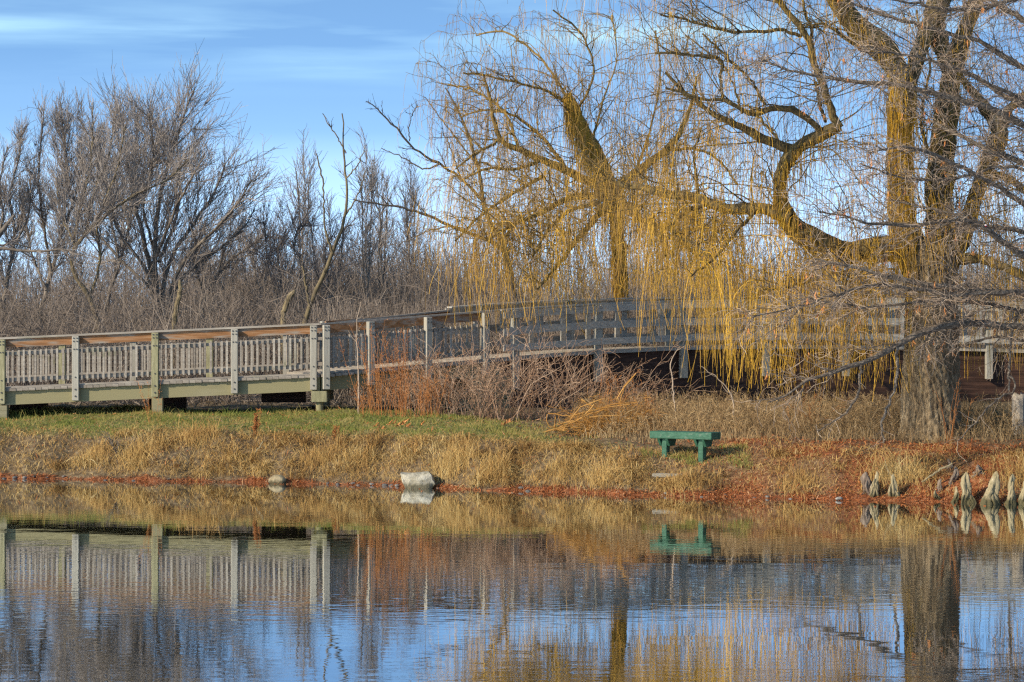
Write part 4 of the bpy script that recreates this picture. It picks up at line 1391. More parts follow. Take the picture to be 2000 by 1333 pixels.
bare_tree('bare_tree', 'slender upright bare tree with twin stems near the left edge', bb(95, 84), 84, [
    ([(70, 660, 13), (85, 580, 12), (105, 500, 10), (122, 430, 8), (130, 330, 7), (125, 230, 5), (118, 160, 3)], (0, 1)),
    ([(100, 520, 8), (85, 420, 6), (75, 320, 5), (82, 220, 3), (85, 180, 2.5)], (0, -1)),
    ([(122, 430, 6), (150, 350, 5), (160, 260, 3)], (0, -1)),
    ([(90, 560, 7), (60, 470, 5), (45, 380, 4)], (0, 1)),
], 3, 150, 14, 1, (.5, 1.5), (.3, .9), trop=(0, 0, .09), group=GA, thin=.007)
bare_tree('bare_tree', 'leftmost bare tree, thin stems cut by the left picture edge', bb(5, 82), 82, [
    ([(0, 660, 12), (10, 560, 10), (28, 450, 8), (20, 350, 6), (38, 270, 4), (42, 220, 3)], (0, 1)),
    ([(5, 600, 9), (-10, 500, 8), (5, 400, 6), (0, 320, 4), (15, 255, 3)], (0, -1)),
    ([(20, 480, 6), (55, 400, 5), (60, 320, 3)], (0, 0)),
    ([(-60, 660, 10), (-50, 500, 8), (-40, 380, 6), (-30, 260, 3)], (0, 0)),
], 4, 120, 14, 1, (.5, 1.5), (.3, .9), trop=(0, 0, .08), group=GA, thin=.007)
bare_tree('bare_tree', 'dark low branch tree reaching in horizontally from the left edge', bb(-60, 76), 76, [
    ([(-70, 660, 22), (-60, 560, 20), (-40, 480, 16), (0, 440, 12), (14, 418, 10), (28, 400, 8)], (0, 0)),
    ([(-45, 495, 12), (0, 470, 8), (40, 475, 7), (80, 476, 6), (120, 473, 4), (170, 490, 3)], (0, -.6)),
    ([(-45, 480, 9), (20, 462, 5), (60, 468, 4)], (0, .6)),
], 5, 26, 7, 0, (.4, 1.2), (.2, .7), group=GA)
bare_tree('bare_tree', 'slim dark bare tree standing right behind the pale crooked trunk', bb(215, 92), 92, [
    ([(195, 660, 11), (215, 560, 10), (240, 480, 8), (255, 400, 7), (262, 300, 5), (268, 190, 3)], (0, 1)),
    ([(235, 500, 7), (215, 400, 6), (200, 280, 4), (150, 190, 3)], (0, -1)),
    ([(250, 430, 6), (290, 330, 5), (318, 230, 3)], (0, -1)),
], 6, 150, 14, 1, (.6, 1.8), (.3, 1.0), trop=(0, 0, .08), group=GA, thin=.0075)
bare_tree('bare_tree', 'small spreading bare tree at the right foot of the domed thicket crown', bb(420, 90), 90, [
    ([(395, 650, 10), (400, 580, 9), (430, 520, 7), (470, 480, 5), (510, 450, 3)], (0, 1)),
    ([(400, 570, 7), (380, 500, 6), (390, 440, 4)], (0, -1)),
    ([(425, 530, 6), (440, 470, 5), (470, 420, 3)], (0, 0)),
], 7, 90, 11, 1, (.5, 1.6), (.3, .9), group=GA, thin=.007)

bare_tree('dead_tree', 'leaning dead tree with yellow lower trunk and sparse dark top above the double post', bb(598, 72), 72, [
    ([(594, 640, 14), (602, 605, 12), (622, 560, 11), (640, 520, 10), (653, 485, 9), (668, 445, 8), (676, 410, 7), (678, 370, 6), (673, 320, 5), (670, 260, 3.5), (668, 222, 3)], (0, .3)),
    ([(650, 495, 7), (636, 450, 5), (632, 400, 4), (628, 340, 4), (618, 300, 3)], (0, -.5)),
    ([(676, 300, 3.5), (655, 262, 3), (640, 240, 2.5), (630, 222, 2)], (.2, 0)),
    ([(672, 425, 5), (700, 380, 3.5), (715, 330, 2.5)], (.2, .8)),
    ([(676, 350, 4), (700, 320, 3), (712, 290, 2)], (.2, -.5)),
    ([(604, 600, 7), (598, 560, 6), (590, 520, 4)], (0, 0)),
], 9, 9, 4, 0, (.4, .9), (.15, .5), bark='bark_pale', twig='bark_dark')
bare_tree('bare_tree', 'dark small tree with long bare limb reaching left beside the golden willow', bb(1010, 77), 77, [
    ([(1016, 700, 22), (1010, 620, 20), (1000, 560, 18), (992, 510, 16), (984, 480, 14), (966, 450, 12), (950, 420, 11), (943, 385, 10), (936, 340, 9), (925, 300, 8), (913, 260, 7), (895, 215, 5), (870, 172, 3)], (0, .4)),
    ([(988, 492, 12), (960, 472, 10), (920, 457, 9), (880, 442, 8), (840, 424, 7), (800, 410, 6), (750, 400, 5), (690, 390, 3)], (0, -.8)),
    ([(945, 395, 8), (915, 362, 7), (885, 338, 6), (850, 315, 6), (820, 298, 5), (790, 268, 5), (760, 236, 4), (735, 212, 3), (715, 198, 2)], (0, -1)),
    ([(930, 320, 5), (890, 270, 4), (860, 230, 3), (830, 190, 2)], (0, 1)),
    ([(860, 320, 5), (830, 330, 4), (790, 310, 3), (745, 290, 2)], (-.6, .2)),
    ([(935, 330, 5), (950, 270, 4), (955, 210, 2)], (0, .5)),
    ([(900, 350, 4), (880, 290, 3), (862, 250, 2)], (-.4, -1)),
    ([(880, 442, 5), (840, 450, 4), (800, 470, 3), (760, 480, 2)], (-.4, .4)),
    ([(985, 480, 8), (1000, 440, 6), (1040, 410, 4)], (0, 0)),
    ([(800, 276, 3), (800, 240, 2.5), (815, 205, 2)], (-.8, -.8)),
], 10, 60, 5, 0, (.35, 1.1), (.12, .5), a1=(.4, 1.0), trop=(-.02, 0, .04), bark='bark_dark', twig='bark_dark')
GS = 'bare saplings beyond the ramp'
for i, (px, top, Y, n1, lab) in enumerate([
        (592, 275, 92, 34, 'thin feathery sapling just left of the leaning dead tree'),
        (715, 285, 88, 40, 'tall dark sapling right of the leaning dead tree'),
        (745, 330, 96, 30, 'short faint sapling between the two dark upright ones'),
        (800, 318, 104, 34, 'faint far sapling under the long reaching limb'),
        (548, 400, 90, 40, 'dense dark shrubby sapling over the middle of the boardwalk'),
        (500, 440, 98, 36, 'low twiggy sapling right of the domed thicket crown'),
        (640, 400, 97, 36, 'bushy sapling behind the leaning dead trunk')]):
    wob_ = 6 if i < 4 else 25
    bare_tree('sapling', lab, bb(px, Y), Y, [
        ([(px, 650, 5), (px + 2, 560, 4.5), (px - 2, 480, 3.5), (px + 3, 400 if top < 380 else 470, 2.5), (px, top, 1.5)], (0, .4)),
        ([(px, 600, 5), (px + wob_, 520, 3), (px + wob_ * 1.8, (top + 480) / 2, 3), (px + wob_ * 2.2, top + 40, 1.5)], (0, .8)),
        ([(px, 600, 5), (px - wob_, 520, 3), (px - wob_ * 1.6, (top + 470) / 2, 3), (px - wob_ * 2.4, top + 60, 1.5)], (0, -.8))],
        40 + i, n1 * 2, 9, 0, (1.0, 3.2), (.2, .8), a1=(.25, .8), trop=(0, 0, .07), bark='bark_grey', twig='twig_grey' if i < 3 else 'twig_far', group=GS, thin=.0068)
# broken pale stubs in the thicket
for (pts, lab) in (([(553, 615, 11), (560, 595, 12), (570, 575, 11), (577, 566, 6)], 'pale broken trunk stub leaning in the brush near the dead tree'),
                   ([(342, 625, 11), (346, 595, 10), (352, 560, 8), (350, 545, 4)], 'grey weathered stub standing in the brush below the domed crown')):
    P, R_ = limb(pts, 73, k=14, jit=.01)
    g = Geo()
    R_[-1] = .004
    P[0, 2] = float(gz(P[0, 0], 73)) - .1
    g.tubes(P[None], R_[None], 9, .8)
    tag(g.build('stub', 'bark_pale'), lab, 'tree stub')

# ------------------------------------------------------------------ thicket and far treeline (uncountable masses)


def thicket():
    r = np.random.default_rng(60)
    g = Geo()
    n = 1150
    Y = r.uniform(67.5, 104, n)**1.0
    X = r.uniform(-1, 1, n) * Y * .20
    cur = np.interp(X, PX, PTH[:, 1]) + WID + 1.2
    Y = np.maximum(Y, cur + r.uniform(0, 3, n))
    base = np.stack([X, Y, gz(X, Y)], 1)
    hgt_ = r.uniform(1.7, 3.7, n) + (Y - 67) * .03
    ms = 9
    b = np.repeat(base, ms, 0) + r.normal(0, .12, (n * ms, 3)) * np.array([1, 1, 0])
    d = np.stack([r.normal(0, .38, n * ms), r.normal(0, .38, n * ms), np.ones(n * ms)], 1)
    tb = np.repeat(np.clip(.38 + .22 * np.sin(X * .9 + Y * .3) + r.normal(0, .18, n), 0, 1), ms)
    S = grow(b, d, np.repeat(hgt_, ms) * r.uniform(.55, 1.1, n * ms), 7, .16, (0, 0, .0), r)
    SR = taper(n * ms, 7, r.uniform(.008, .018, n * ms), .004)
    g.tubes(S, SR, 3, np.clip(tb + r.normal(0, .2, n * ms), 0, 1))
    m = n * 55
    p, t_, _ = sample_len(S, SR, m, .08, r)
    tint = np.clip(r.normal(.33, .25, m), 0, 1)
    g.tubes(grow(p, fan(t_, .3, 1.2, r), r.uniform(.25, 1.0, m), 5, .22, (0, 0, -.01), r), taper(m, 5, .0055, .0035), 3, tint)
    # taller hazy scrub further back, filling the gaps between the trees
    n2_ = 400
    Y = r.uniform(96, 122, n2_)
    px = np.concatenate([r.uniform(380, 940, 190), r.uniform(-60, 2060, 210)])
    X = (px - 1000) * Y / F
    b = np.repeat(np.stack([X, Y, gz(X, Y)], 1), 8, 0) + r.normal(0, .25, (n2_ * 8, 3)) * [1, 1, 0]
    S = grow(b, np.stack([r.normal(0, .28, n2_ * 8), r.normal(0, .28, n2_ * 8), np.ones(n2_ * 8)], 1), np.repeat(r.uniform(3.2, 6.3, n2_), 8) * r.uniform(.6, 1, n2_ * 8), 8, .11, (0, 0, .02), r)
    SR = taper(n2_ * 8, 8, .02, .006)
    g.tubes(S, SR, 3, np.clip(r.normal(.3, .2, n2_ * 8), 0, 1))
    m = n2_ * 110
    p, t_, _ = sample_len(S, SR, m, .15, r)
    g.tubes(grow(p, fan(t_, .3, 1.1, r), r.uniform(.3, 1.1, m), 5, .18, (0, 0, .02), r), taper(m, 5, .0075, .0045), 3, np.clip(r.normal(.45, .2, m), 0, 1))
    # upright reed-like stalks behind the ramp
    m = 4200
    Y = r.uniform(68, 80, m)
    px = np.concatenate([r.uniform(640, 960, m // 2), r.uniform(560, 2050, m - m // 2)])
    X = (px - 1000) * Y / F
    Y = np.maximum(Y, np.interp(X, PX, PTH[:, 1]) + WID + .7)
    b = np.stack([X, Y, gz(X, Y)], 1)
    g.tubes(grow(b, np.stack([r.normal(0, .13, m), r.normal(0, .13, m), np.ones(m)], 1), r.uniform(1.2, 2.7, m), 5, .06, (0, 0, 0), r), taper(m, 5, .0065, .004), 3, np.clip(r.normal(.55, .25, m), 0, 1))
    # low litter and tangled stems at the foot
    m = 9000
    Y = r.uniform(65, 84, m)
    X = r.uniform(-1, 1, m) * Y * .2
    Y = np.maximum(Y, np.interp(X, PX, PTH[:, 1]) + WID + .2)
    b = np.stack([X, Y, gz(X, Y)], 1)
    g.tubes(grow(b, np.stack([r.normal(0, .8, m), r.normal(0, .5, m), np.ones(m)], 1), r.uniform(.3, 1.1, m), 5, .22, (0, 0, -.12), r), taper(m, 5, .006, .004), 3, np.clip(r.normal(.55, .25, m), 0, 1))
    tag(g.build('thicket', 'brush'), 'dense grey brown winter thicket behind the boardwalk and bridge', 'thicket', kind='stuff')


thicket()


def treeline():
    r = np.random.default_rng(61)
    g = Geo()
    n = 420
    Y = r.uniform(125, 330, n)
    X = r.uniform(-1, 1, n) * Y * .2
    Z = gz(X * 0, Y * 0 + 120)
    base = np.stack([X, Y, Z], 1)
    hgt_ = r.uniform(3.5, 6.5, n) + (Y - 125) * .012
    ms = 4
    b = np.repeat(base, ms, 0)
    d = np.stack([r.normal(0, .18, n * ms), r.normal(0, .18, n * ms), np.ones(n * ms)], 1)
    S = grow(b, d, np.repeat(hgt_, ms) * r.uniform(.7, 1, n * ms), 8, .07, (0, 0, .03), r)
    SR = taper(n * ms, 8, .05, .012)
    g.tubes(S, SR, 4, r.uniform(0, 1, n * ms))
    m = n * 45
    p, t_, _ = sample_len(S, SR, m, .15, r)
    S2 = grow(p, fan(t_, .3, .9, r), r.uniform(.5, 1.9, m), 5, .15, (0, 0, .06), r)
    g.tubes(S2, taper(m, 5, .012, .007), 3, r.uniform(0, 1, m))
    m2 = m * 2
    p, t_, _ = sample_len(S2, .01, m2, .2, r)
    g.tubes(grow(p, fan(t_, .3, .9, r), r.uniform(.3, 1.0, m2), 4, .15, (0, 0, .06), r), taper(m2, 4, .009, .006), 3, r.uniform(0, 1, m2))
    tag(g.build('treeline', 'twig_far'), 'far grey line of bare woods along the horizon', 'treeline', kind='stuff')


treeline()

# ------------------------------------------------------------------ bank vegetation


def blades(g, base, hgt_, lean, width, tint, r, k=4, droop=.5):
    n = len(base)
    a = r.uniform(0, 2 * math.pi, n)
    dx = np.stack([np.cos(a), np.sin(a) * .8, 0 * a], 1)
    t_ = np.linspace(0, 1, k)[None, :, None]
    L = hgt_[:, None, None]
    ln = lean[:, None, None]
    P = base[:, None, :] + dx[:, None, :] * ln * L * t_**1.7 + np.array([0, 0, 1.0]) * L * (t_ - droop * np.minimum(ln, 1.2) * t_**2.6 * .55)
    side = np.stack([-np.sin(a) + r.normal(0, .6, n), np.cos(a) * .3, r.normal(0, .2, n)], 1)
    side = unit(side * np.array([1, .4, .3]) + np.array([.35, 0, 0]) * r.choice([-1, 1], n)[:, None])
    wd = width * np.array([[1, .9, .65, .15]])[:, :k] if np.isscalar(width) else width[:, None] * np.array([[1, .9, .65, .15]])[:, :k]
    g.ribbons(P, wd, side, tint)


def turf():
    r = np.random.default_rng(70)
    g = Geo()
    n = 90000
    b, t_ = scatter(n, -12.5, 5.5, 1.3, 6.6, r)
    z = green_zone(b[:, 0], t_)
    patch = .5 + .5 * np.sin(b[:, 0] * 2.1 + 1.3 * np.sin(b[:, 1] * 1.7)) * np.sin(b[:, 1] * 2.9 + b[:, 0])
    keep = r.uniform(0, 1, n) < z * (.2 + .8 * patch) * .62
    b, pa = b[keep], patch[keep]
    n = len(b)
    big_ = .5 + .5 * np.sin(b[:, 0] * .9 + 2 * np.sin(b[:, 1] * .8)) * np.sin(b[:, 0] * 2.3 + b[:, 1] * 3.1)
    tint = np.clip(.22 + .6 * (1 - pa) * r.uniform(.2, 1, n) + .45 * big_**2 + .25 * sm(b[:, 0], -3, 2) + r.normal(0, .16, n) + .4 * (r.uniform(0, 1, n) < .2), 0, 1)
    blades(g, b, r.uniform(.03, .08, n) * (.7 + .7 * pa) * (1 + 1.6 * (r.uniform(0, 1, n) < .05)), r.uniform(.1, 1.0, n), .005, tint, r)
    # green tufts under and round the bench
    b, t_ = scatter(2600, 2.5, 4.6, 1.0, 2.3, r)
    b = b[r.uniform(0, 1, 2600) < sm(np.sin(b[:, 0] * 6) + np.sin(b[:, 1] * 7 + b[:, 0] * 3), -.6, 1.2)]
    n = len(b)
    blades(g, b, r.uniform(.04, .13, n), r.uniform(.1, .9, n), .005, np.clip(r.normal(.55, .25, n), 0, 1), r)
    tag(g.build('grass', 'turf'), 'short green winter grass in front of the boardwalk', 'grass', kind='stuff')


turf()


def dry_bank():
    r = np.random.default_rng(71)
    g = Geo()
    # clumps along the slope
    n = 330
    b, t_ = scatter(n, -12, 10.5, .30, 2.0, r)
    X = b[:, 0]
    dens = np.where(X < 3, 1.0, .42) * np.where((X < -8.2) & (t_ > .8), .15, 1)
    keep = (r.uniform(0, 1, n) < dens) & ~((np.abs(X - 3.4) < 1.0) & (t_ > .85)) & ~((np.abs(X + 1.85) < .5) & (t_ < .8)) & ~((np.abs(X + 4.7) < .35) & (t_ < .6)) & ~((X > 5.5) & (t_ < .5) & (r.uniform(0, 1, n) < .75))
    b = b[keep]
    n = len(b)
    m = r.integers(20, 120, n)
    hh = r.uniform(.09, .38, n)
    
    idx = np.repeat(np.arange(n), m)
    N_ = len(idx)
    spread = r.uniform(.06, .17, n)[idx]
    bb_ = b[idx] + np.stack([r.normal(0, 1, N_) * spread, r.normal(0, 1, N_) * spread, 0 * spread], 1)
    bb_[:, 2] = gz(bb_[:, 0], bb_[:, 1]) - .02
    tone = np.clip(r.normal(.38, .22, n) + .2 * np.sin(b[:, 0] * 1.4 + 1) * np.sin(b[:, 0] * .53), .05, 1)[idx]
    off = bb_ - b[idx]
    off[:, 2] = 0
    dirs = unit(off + r.normal(0, .05, off.shape) * [1, 1, 0] + np.array([.03, -.05, 0]))
    t__ = np.linspace(0, 1, 6)[None, :, None]
    Lb_ = (hh[idx] * r.uniform(.55, 1.15, N_))[:, None, None]
    ln_ = np.clip(np.abs(r.normal(.75, .35, N_)), .1, 1.6)[:, None, None]
    P = bb_[:, None, :] + dirs[:, None, :] * ln_ * Lb_ * t__**1.4 + np.array([0, 0, 1.0]) * Lb_ * (1.25 * t__ - (.35 + .75 * np.minimum(ln_, 1.2)) * t__**2.4)
    P[:, :, 2] = np.maximum(P[:, :, 2], gz(P[:, :, 0], P[:, :, 1]) + .005)
    sd_ = unit(np.stack([-dirs[:, 1] + .4, dirs[:, 0], r.normal(0, .3, N_)], 1))
    g.ribbons(P, r.uniform(.003, .0075, (N_, 1)) * np.array([[1, 1, .9, .75, .5, .15]]), sd_, np.clip(tone + r.normal(0, .18, N_), 0, 1))
    # matted straw between
    n = 52000
    b, t_ = scatter(n, -12.5, 11, .22, 3.4, r)
    X = b[:, 0]
    keep = r.uniform(0, 1, n) < np.where(X < 3.5, .85, .36) * (1 - sm(t_, 1.6, 2.5 + np.where(X > 3.5, 1.0, 0))) * np.where(X < -8.5, .6, 1) * (.35 + .65 * sm(np.sin(X * 2.3 + t_ * 3) + np.sin(X * 5.1 - t_ * 4), -1, 1))
    b = b[keep]
    n = len(b)
    blades(g, b, r.uniform(.06, .24, n), r.uniform(.4, 1.8, n), r.uniform(.003, .006, n), np.clip(r.normal(.52, .27, n), 0, 1), r, droop=1.1)
    tag(g.build('dry_grass', 'straw'), 'matted tan dry grass covering the pond bank', 'dry grass', kind='stuff')


dry_bank()


def tuft(px, t0, h, n, seed, label, spread=.21, mat='straw', lean=.35, tone=.6):
    r = np.random.default_rng(seed)
    X = (px - 1000) * 54.5 / F
    for _ in range(3):
        Y = float(shore(X)) + t0
        X = (px - 1000) * Y / F
    g = Geo()
    b = np.stack([X + r.normal(0, spread, n), Y + r.normal(0, spread, n), np.zeros(n)], 1)
    b[:, 2] = gz(b[:, 0], b[:, 1]) - .02
    blades(g, b, h * .92 * r.uniform(.3, 1.1, n), np.abs(r.normal(lean + .15, .3, n)), r.uniform(.003, .0065, n), np.clip(r.normal(tone, .2, n), 0, 1), r, droop=.6)
    tag(g.build('grass_tuft', mat), label, 'grass tuft', 'tall dry grass tufts on the bank')


for i, a in enumerate([
        (885, .75, .62, 420, 'tallest tan grass tuft just right of the pale boulder'),
        (965, .65, .50, 320, 'bushy tan tuft second to the right of the pale boulder'),
        (1095, .7, .42, 260, 'low drooping tan tuft below the pile of orange stalks'),
        (1170, .6, .40, 260, 'straw tuft on the bank left below the green bench'),
        (1325, .45, .34, 260, 'drooping straw tuft directly below the green bench'),
        (385, 1.5, .52, 240, 'upright tan tuft below the third boardwalk post from the left edge'),
        (270, .95, .42, 380, 'dome of orange tan grass on the left bank'),
        (185, .8, .34, 280, 'low tan tuft on the far left bank'),
        (620, .8, .40, 320, 'tan tuft on the bank below the double post'),
        (700, .9, .36, 280, 'shaggy tan tuft left of the pale boulder'),
        (1560, .55, .34, 320, 'rounded straw mound on the bank right of the bench'),
        (1730, .75, .60, 230, 'tall thin tan grass clump behind the brown split knee'),
        (1772, .7, .62, 260, 'tall tan grass clump behind the small two-legged knee'),
        (1998, .8, .70, 220, 'tall tan grass at the right picture edge behind the knees')]):
    tuft(a[0], a[1], a[2], a[3], 200 + i, a[4], tone=.46 if i % 3 else .56)


def litter():
    r = np.random.default_rng(72)
    g = Geo()
    n = 26000
    b1, t1 = scatter(n, -12.5, 11.5, -.04, .50, r)
    b2, t2 = scatter(n, 1.5, 11.5, .3, 4.2, r)
    k1 = r.uniform(0, 1, n) < .9 * rust_zone(b1[:, 0], t1) * (.45 + .55 * sm(np.sin(b1[:, 0] * 3.7) + np.sin(b1[:, 0] * 8.3 + 1), -1, .6))
    k2 = r.uniform(0, 1, n) < rust_zone(b2[:, 0], t2)
    b3, t3 = scatter(5200, -12, 5, .5, 6.4, r)
    b4, t4 = scatter(2400, -12.5, 11.5, -1.6, 0, r)
    b4[:, 2] = .004
    b4 = b4[r.uniform(0, 1, 2400) < np.exp(t4 * 2.2)]
    n4 = len(b4)
    b = np.concatenate([b4, b1[k1], b2[k2], b3])
    n = len(b)
    tint = np.clip(r.normal(.5, .2, n) + .5 * (r.uniform(0, 1, n) < .08), 0, 1)
    tint[-5200:] = r.uniform(.45, 1, 5200)
    L = .015 + .075 * r.uniform(0, 1, n)**1.8
    L[-5200:] *= r.uniform(.7, 1.6, 5200)
    a = r.uniform(0, 6.28, n)
    d = np.stack([np.cos(a), np.sin(a), r.normal(0, .55, n)], 1) * L[:, None]
    d[:n4, 2] = 0
    c = b + np.array([0, 0, .012])
    c[:, 2] += r.uniform(0, .02, n)
    c[:n4, 2] = .005
    P = np.stack([c - d * .5, c + d * .1 + [0, 0, .006], c + d * .5], 1)
    side = unit(np.stack([-np.sin(a), np.cos(a), r.normal(0, .6, n)], 1))
    g.ribbons(P, np.array([[.003, .010, .002]]) * r.uniform(.5, 1.2, (n, 1)), side, tint)
    tag(g.build('leaf_litter', 'needles'), 'rusty fallen cypress needles strewn along the waterline', 'leaf litter', kind='stuff')


litter()


def weeds():
    r = np.random.default_rng(73)
    g = Geo()
    n = 5200
    b, t_ = scatter(n, 1.6, 13.5, 2.6, 11, r)
    X = b[:, 0]
    lo = np.interp(X, [1.6, 3.5, 6, 9, 12], [3.4, 3.2, 3.6, 4.0, 3.4])
    yb = np.interp(X, PX, PTH[:, 1])
    keep = (t_ > lo + r.uniform(-.3, .8, n)) & (b[:, 1] < yb - .5) & ~((np.abs(X - 3.4) < 1.2) & (t_ < 3)) & ~((X > 8.9) & (t_ > 6) & (r.uniform(0, 1, n) < .6)) & ~((np.abs(X - 8.35) < .6) & (np.abs(b[:, 1] - YE) < .6))
    b = b[keep]
    n = len(b)
    tone = np.clip(.45 + .25 * np.sin(b[:, 0] * 2.2) + r.normal(0, .18, n), 0, 1)
    h = r.uniform(.2, .62, n)
    S = grow(b - [0, 0, .02], np.stack([r.normal(0, .35, n), r.normal(0, .3, n), np.ones(n)], 1), h, 5, .14, (0, 0, 0), r)
    g.tubes(S, taper(n, 5, .0045, .003), 3, tone)
    m = n * 5
    p, tt, _ = sample_len(S, .004, m, .3, r)
    g.tubes(grow(p, fan(tt, .3, 1.1, r), r.uniform(.05, .25, m), 4, .25, (0, 0, 0), r), taper(m, 4, .0032, .0024), 3, np.clip(np.repeat(tone, 5)[:m] + r.normal(0, .2, m), 0, 1))
    # seedy tops
    m = n * 4
    p, tt, _ = sample_len(S, .004, m, .55, r)
    L = r.uniform(.012, .04, m)[:, None]
    d = unit(r.normal(0, 1, (m, 3))) * L
    g.ribbons(np.stack([p - d, p, p + d], 1), np.array([[.002, .008, .002]]), unit(r.normal(0, 1, (m, 3))), np.clip(r.normal(.5, .3, m), 0, 1))
    nb = 16000
    b, t_ = scatter(nb, 1.4, 13, 2.4, 12, r)
    X = b[:, 0]
    lo = np.interp(X, [1.6, 3.5, 6, 9, 12], [3.2, 2.7, 3.3, 3.8, 3.2])
    yb = np.interp(X, PX, PTH[:, 1])
    b = b[(t_ > lo) & (b[:, 1] < yb - .3)]
    n = len(b)
    blades(g, b, r.uniform(.1, .38, n), np.abs(r.normal(.5, .4, n)), r.uniform(.003, .006, n), np.clip(r.normal(.55, .25, n), 0, 1), r, droop=.8)
    tag(g.build('undergrowth', 'weed'), 'tangled tan and grey dead weeds behind the bench and around the great willow', 'undergrowth', kind='stuff')


weeds()

# ------------------------------------------------------------------ brambles and rusty weeds in front of the ramp


def clump(name, px, Y, n, h, mat, label, cat, seed, spread=.35, lean=.3, arch=-.10, sub=6, subl=(.1, .35), r0=.007, tone=.5, wob=.12, group=None, feather=0, feather_mat=None, sub_from=.3):
    r = np.random.default_rng(seed)
    X = (px - 1000) * Y / F
    th = thing(name, (X, Y, float(gz(X, Y))), label, cat, group)
    b = np.stack([X + r.normal(0, spread, n), Y + r.normal(0, spread * .6, n), np.zeros(n)], 1)
    b[:, 2] = gz(b[:, 0], b[:, 1]) - .03
    d = np.stack([r.normal(0, lean, n) + (b[:, 0] - X) * .5, r.normal(0, lean * .7, n), np.ones(n)], 1)
    hh = h * r.uniform(.5, 1.1, n)
    S = grow(b, d, hh, 10, wob, (0, 0, arch), r)
    SR = taper(n, 10, r0 * r.uniform(.6, 1.1, n), r0 * .4)
    g = Geo()
    g.tubes(S, SR, 4, np.clip(r.normal(tone, .22, n), 0, 1))
    g.build('stems', mat, th)
    m = n * sub
    g = Geo()
    p, t_, _ = sample_len(S, SR, m, sub_from, r)
    T2 = grow(p, fan(t_, .3, 1.1, r), r.uniform(*subl, m), 5, .2, (0, 0, 0), r)
    g.tubes(T2, taper(m, 5, r0 * .45, r0 * .28), 3, np.clip(r.normal(tone + .05, .25, m), 0, 1))
    if feather:
        q = m * feather
        p, t_, _ = sample_len(T2, .003, q, .1, r)
        dd = unit(t_ + r.normal(0, .6, (q, 3))) * r.uniform(.012, .035, q)[:, None]
        g.ribbons(np.stack([p, p + dd * .5, p + dd], 1), np.array([[.002, .006, .0015]]), unit(r.normal(0, 1, (q, 3))), np.clip(r.normal(tone, .25, q), 0, 1))
    tag(g.build('twigs', feather_mat or mat, th), kind='stuff')
    return th


GB = 'bramble bushes in front of the ramp'
for i, (px, Y, n, h, sp_, lab) in enumerate([
        (880, 61.6, 52, 1.8, .35, 'grey pink bramble arching beside the rusty weeds'),
        (940, 61.0, 66, 2.05, .38, 'tall tangled bramble in front of the timber pier'),
        (1010, 61.3, 62, 2.1, .36, 'dense pinkish bramble below the start of the plank rails'),
        (1080, 61.8, 56, 2.05, .38, 'grey bramble hiding the left end of the dark girder'),
        (1150, 62.4, 48, 2.0, .35, 'pale branching bramble behind the orange fallen stalks'),
        (820, 62.0, 60, 1.4, .35, 'low brown bramble at the foot of the ramp railing'),
        (1235, 61.8, 50, 1.1, .3, 'small sparse bramble before the dark girder left of the bench')]):
    clump('bramble', px, Y, n, h, 'cane', lab, 'bramble', 300 + i, spread=sp_, lean=.28, arch=-.085, sub=4, subl=(.1, .6), r0=.008, tone=.5, wob=.15, group=GB, feather=1)
GR = 'rusty weed clumps before the ramp'
for i, (px, Y, n, h, sp_, lab) in enumerate([
        (735, 60.9, 32, 2.0, .14, 'tall rusty feathery weed clump in front of the ramp, left half'),
        (785, 60.8, 32, 1.9, .15, 'tall rusty feathery weed clump right of the ramp\'s second post'),
        (830, 60.6, 34, 1.1, .2, 'low rusty brown weeds between feathery weeds and bramble')]):
    clump('rusty_weed', px, Y, n, h, 'rust_stalk', lab, 'weed', 320 + i, spread=sp_, lean=.10, arch=0, sub=9, subl=(.05, .2), r0=.005, tone=.5, wob=.05, group=GR, feather=4, sub_from=.35)
clump('rusty_weed', 706, 61.3, 14, .85, 'rust_stalk', 'small rusty spray leaning left against the ramp beam', 'weed', 330, spread=.07, lean=.4, arch=-.05, sub=10, subl=(.05, .2), r0=.004, group=GR, feather=5)
clump('orange_weed', 1195, 57.9, 230, 1.05, 'orange_stalk', 'drooping golden orange weed clump left of the bench', 'weed', 331, spread=.28, lean=.5, arch=-.22, sub=7, subl=(.06, .22), r0=.005, tone=.45, wob=.14, feather=4)
clump('orange_weed', 1190, 59.5, 14, 1.35, 'rust_stalk', 'upright orange stalk cluster leaning right before the girder', 'weed', 332, spread=.12, lean=.25, arch=-.05, sub=7, subl=(.05, .18), r0=.006, tone=.6, feather=4)
clump('rusty_weed', 497, 59.1, 8, .62, 'rust_stalk', 'isolated rusty dock stalk standing on the mown grass', 'weed', 333, spread=.03, lean=.06, arch=0, sub=22, subl=(.02, .06), r0=.006, tone=.35, wob=.03, feather=8)
clump('rusty_weed', 305, 60.4, 7, 1.05, 'rust_stalk', 'thin reddish weed stems by the third boardwalk post', 'weed', 334, spread=.10, lean=.08, arch=0, sub=8, subl=(.04, .14), r0=.004, tone=.55, wob=.05, feather=3)
clump('rusty_weed', 660, 58.4, 6, .30, 'rust_stalk', 'short red brown weed tuft on the grass left of the leaves', 'weed', 335, spread=.06, lean=.1, arch=0, sub=18, subl=(.02, .06), r0=.004, tone=.3, feather=6)
clump('shrub', 228, 58.9, 7, .55, 'bark_cypress', 'small bare grey shrub at the edge of the left grass', 'shrub', 336, spread=.05, lean=.45, arch=.02, sub=6, subl=(.06, .22), r0=.012, tone=.6)
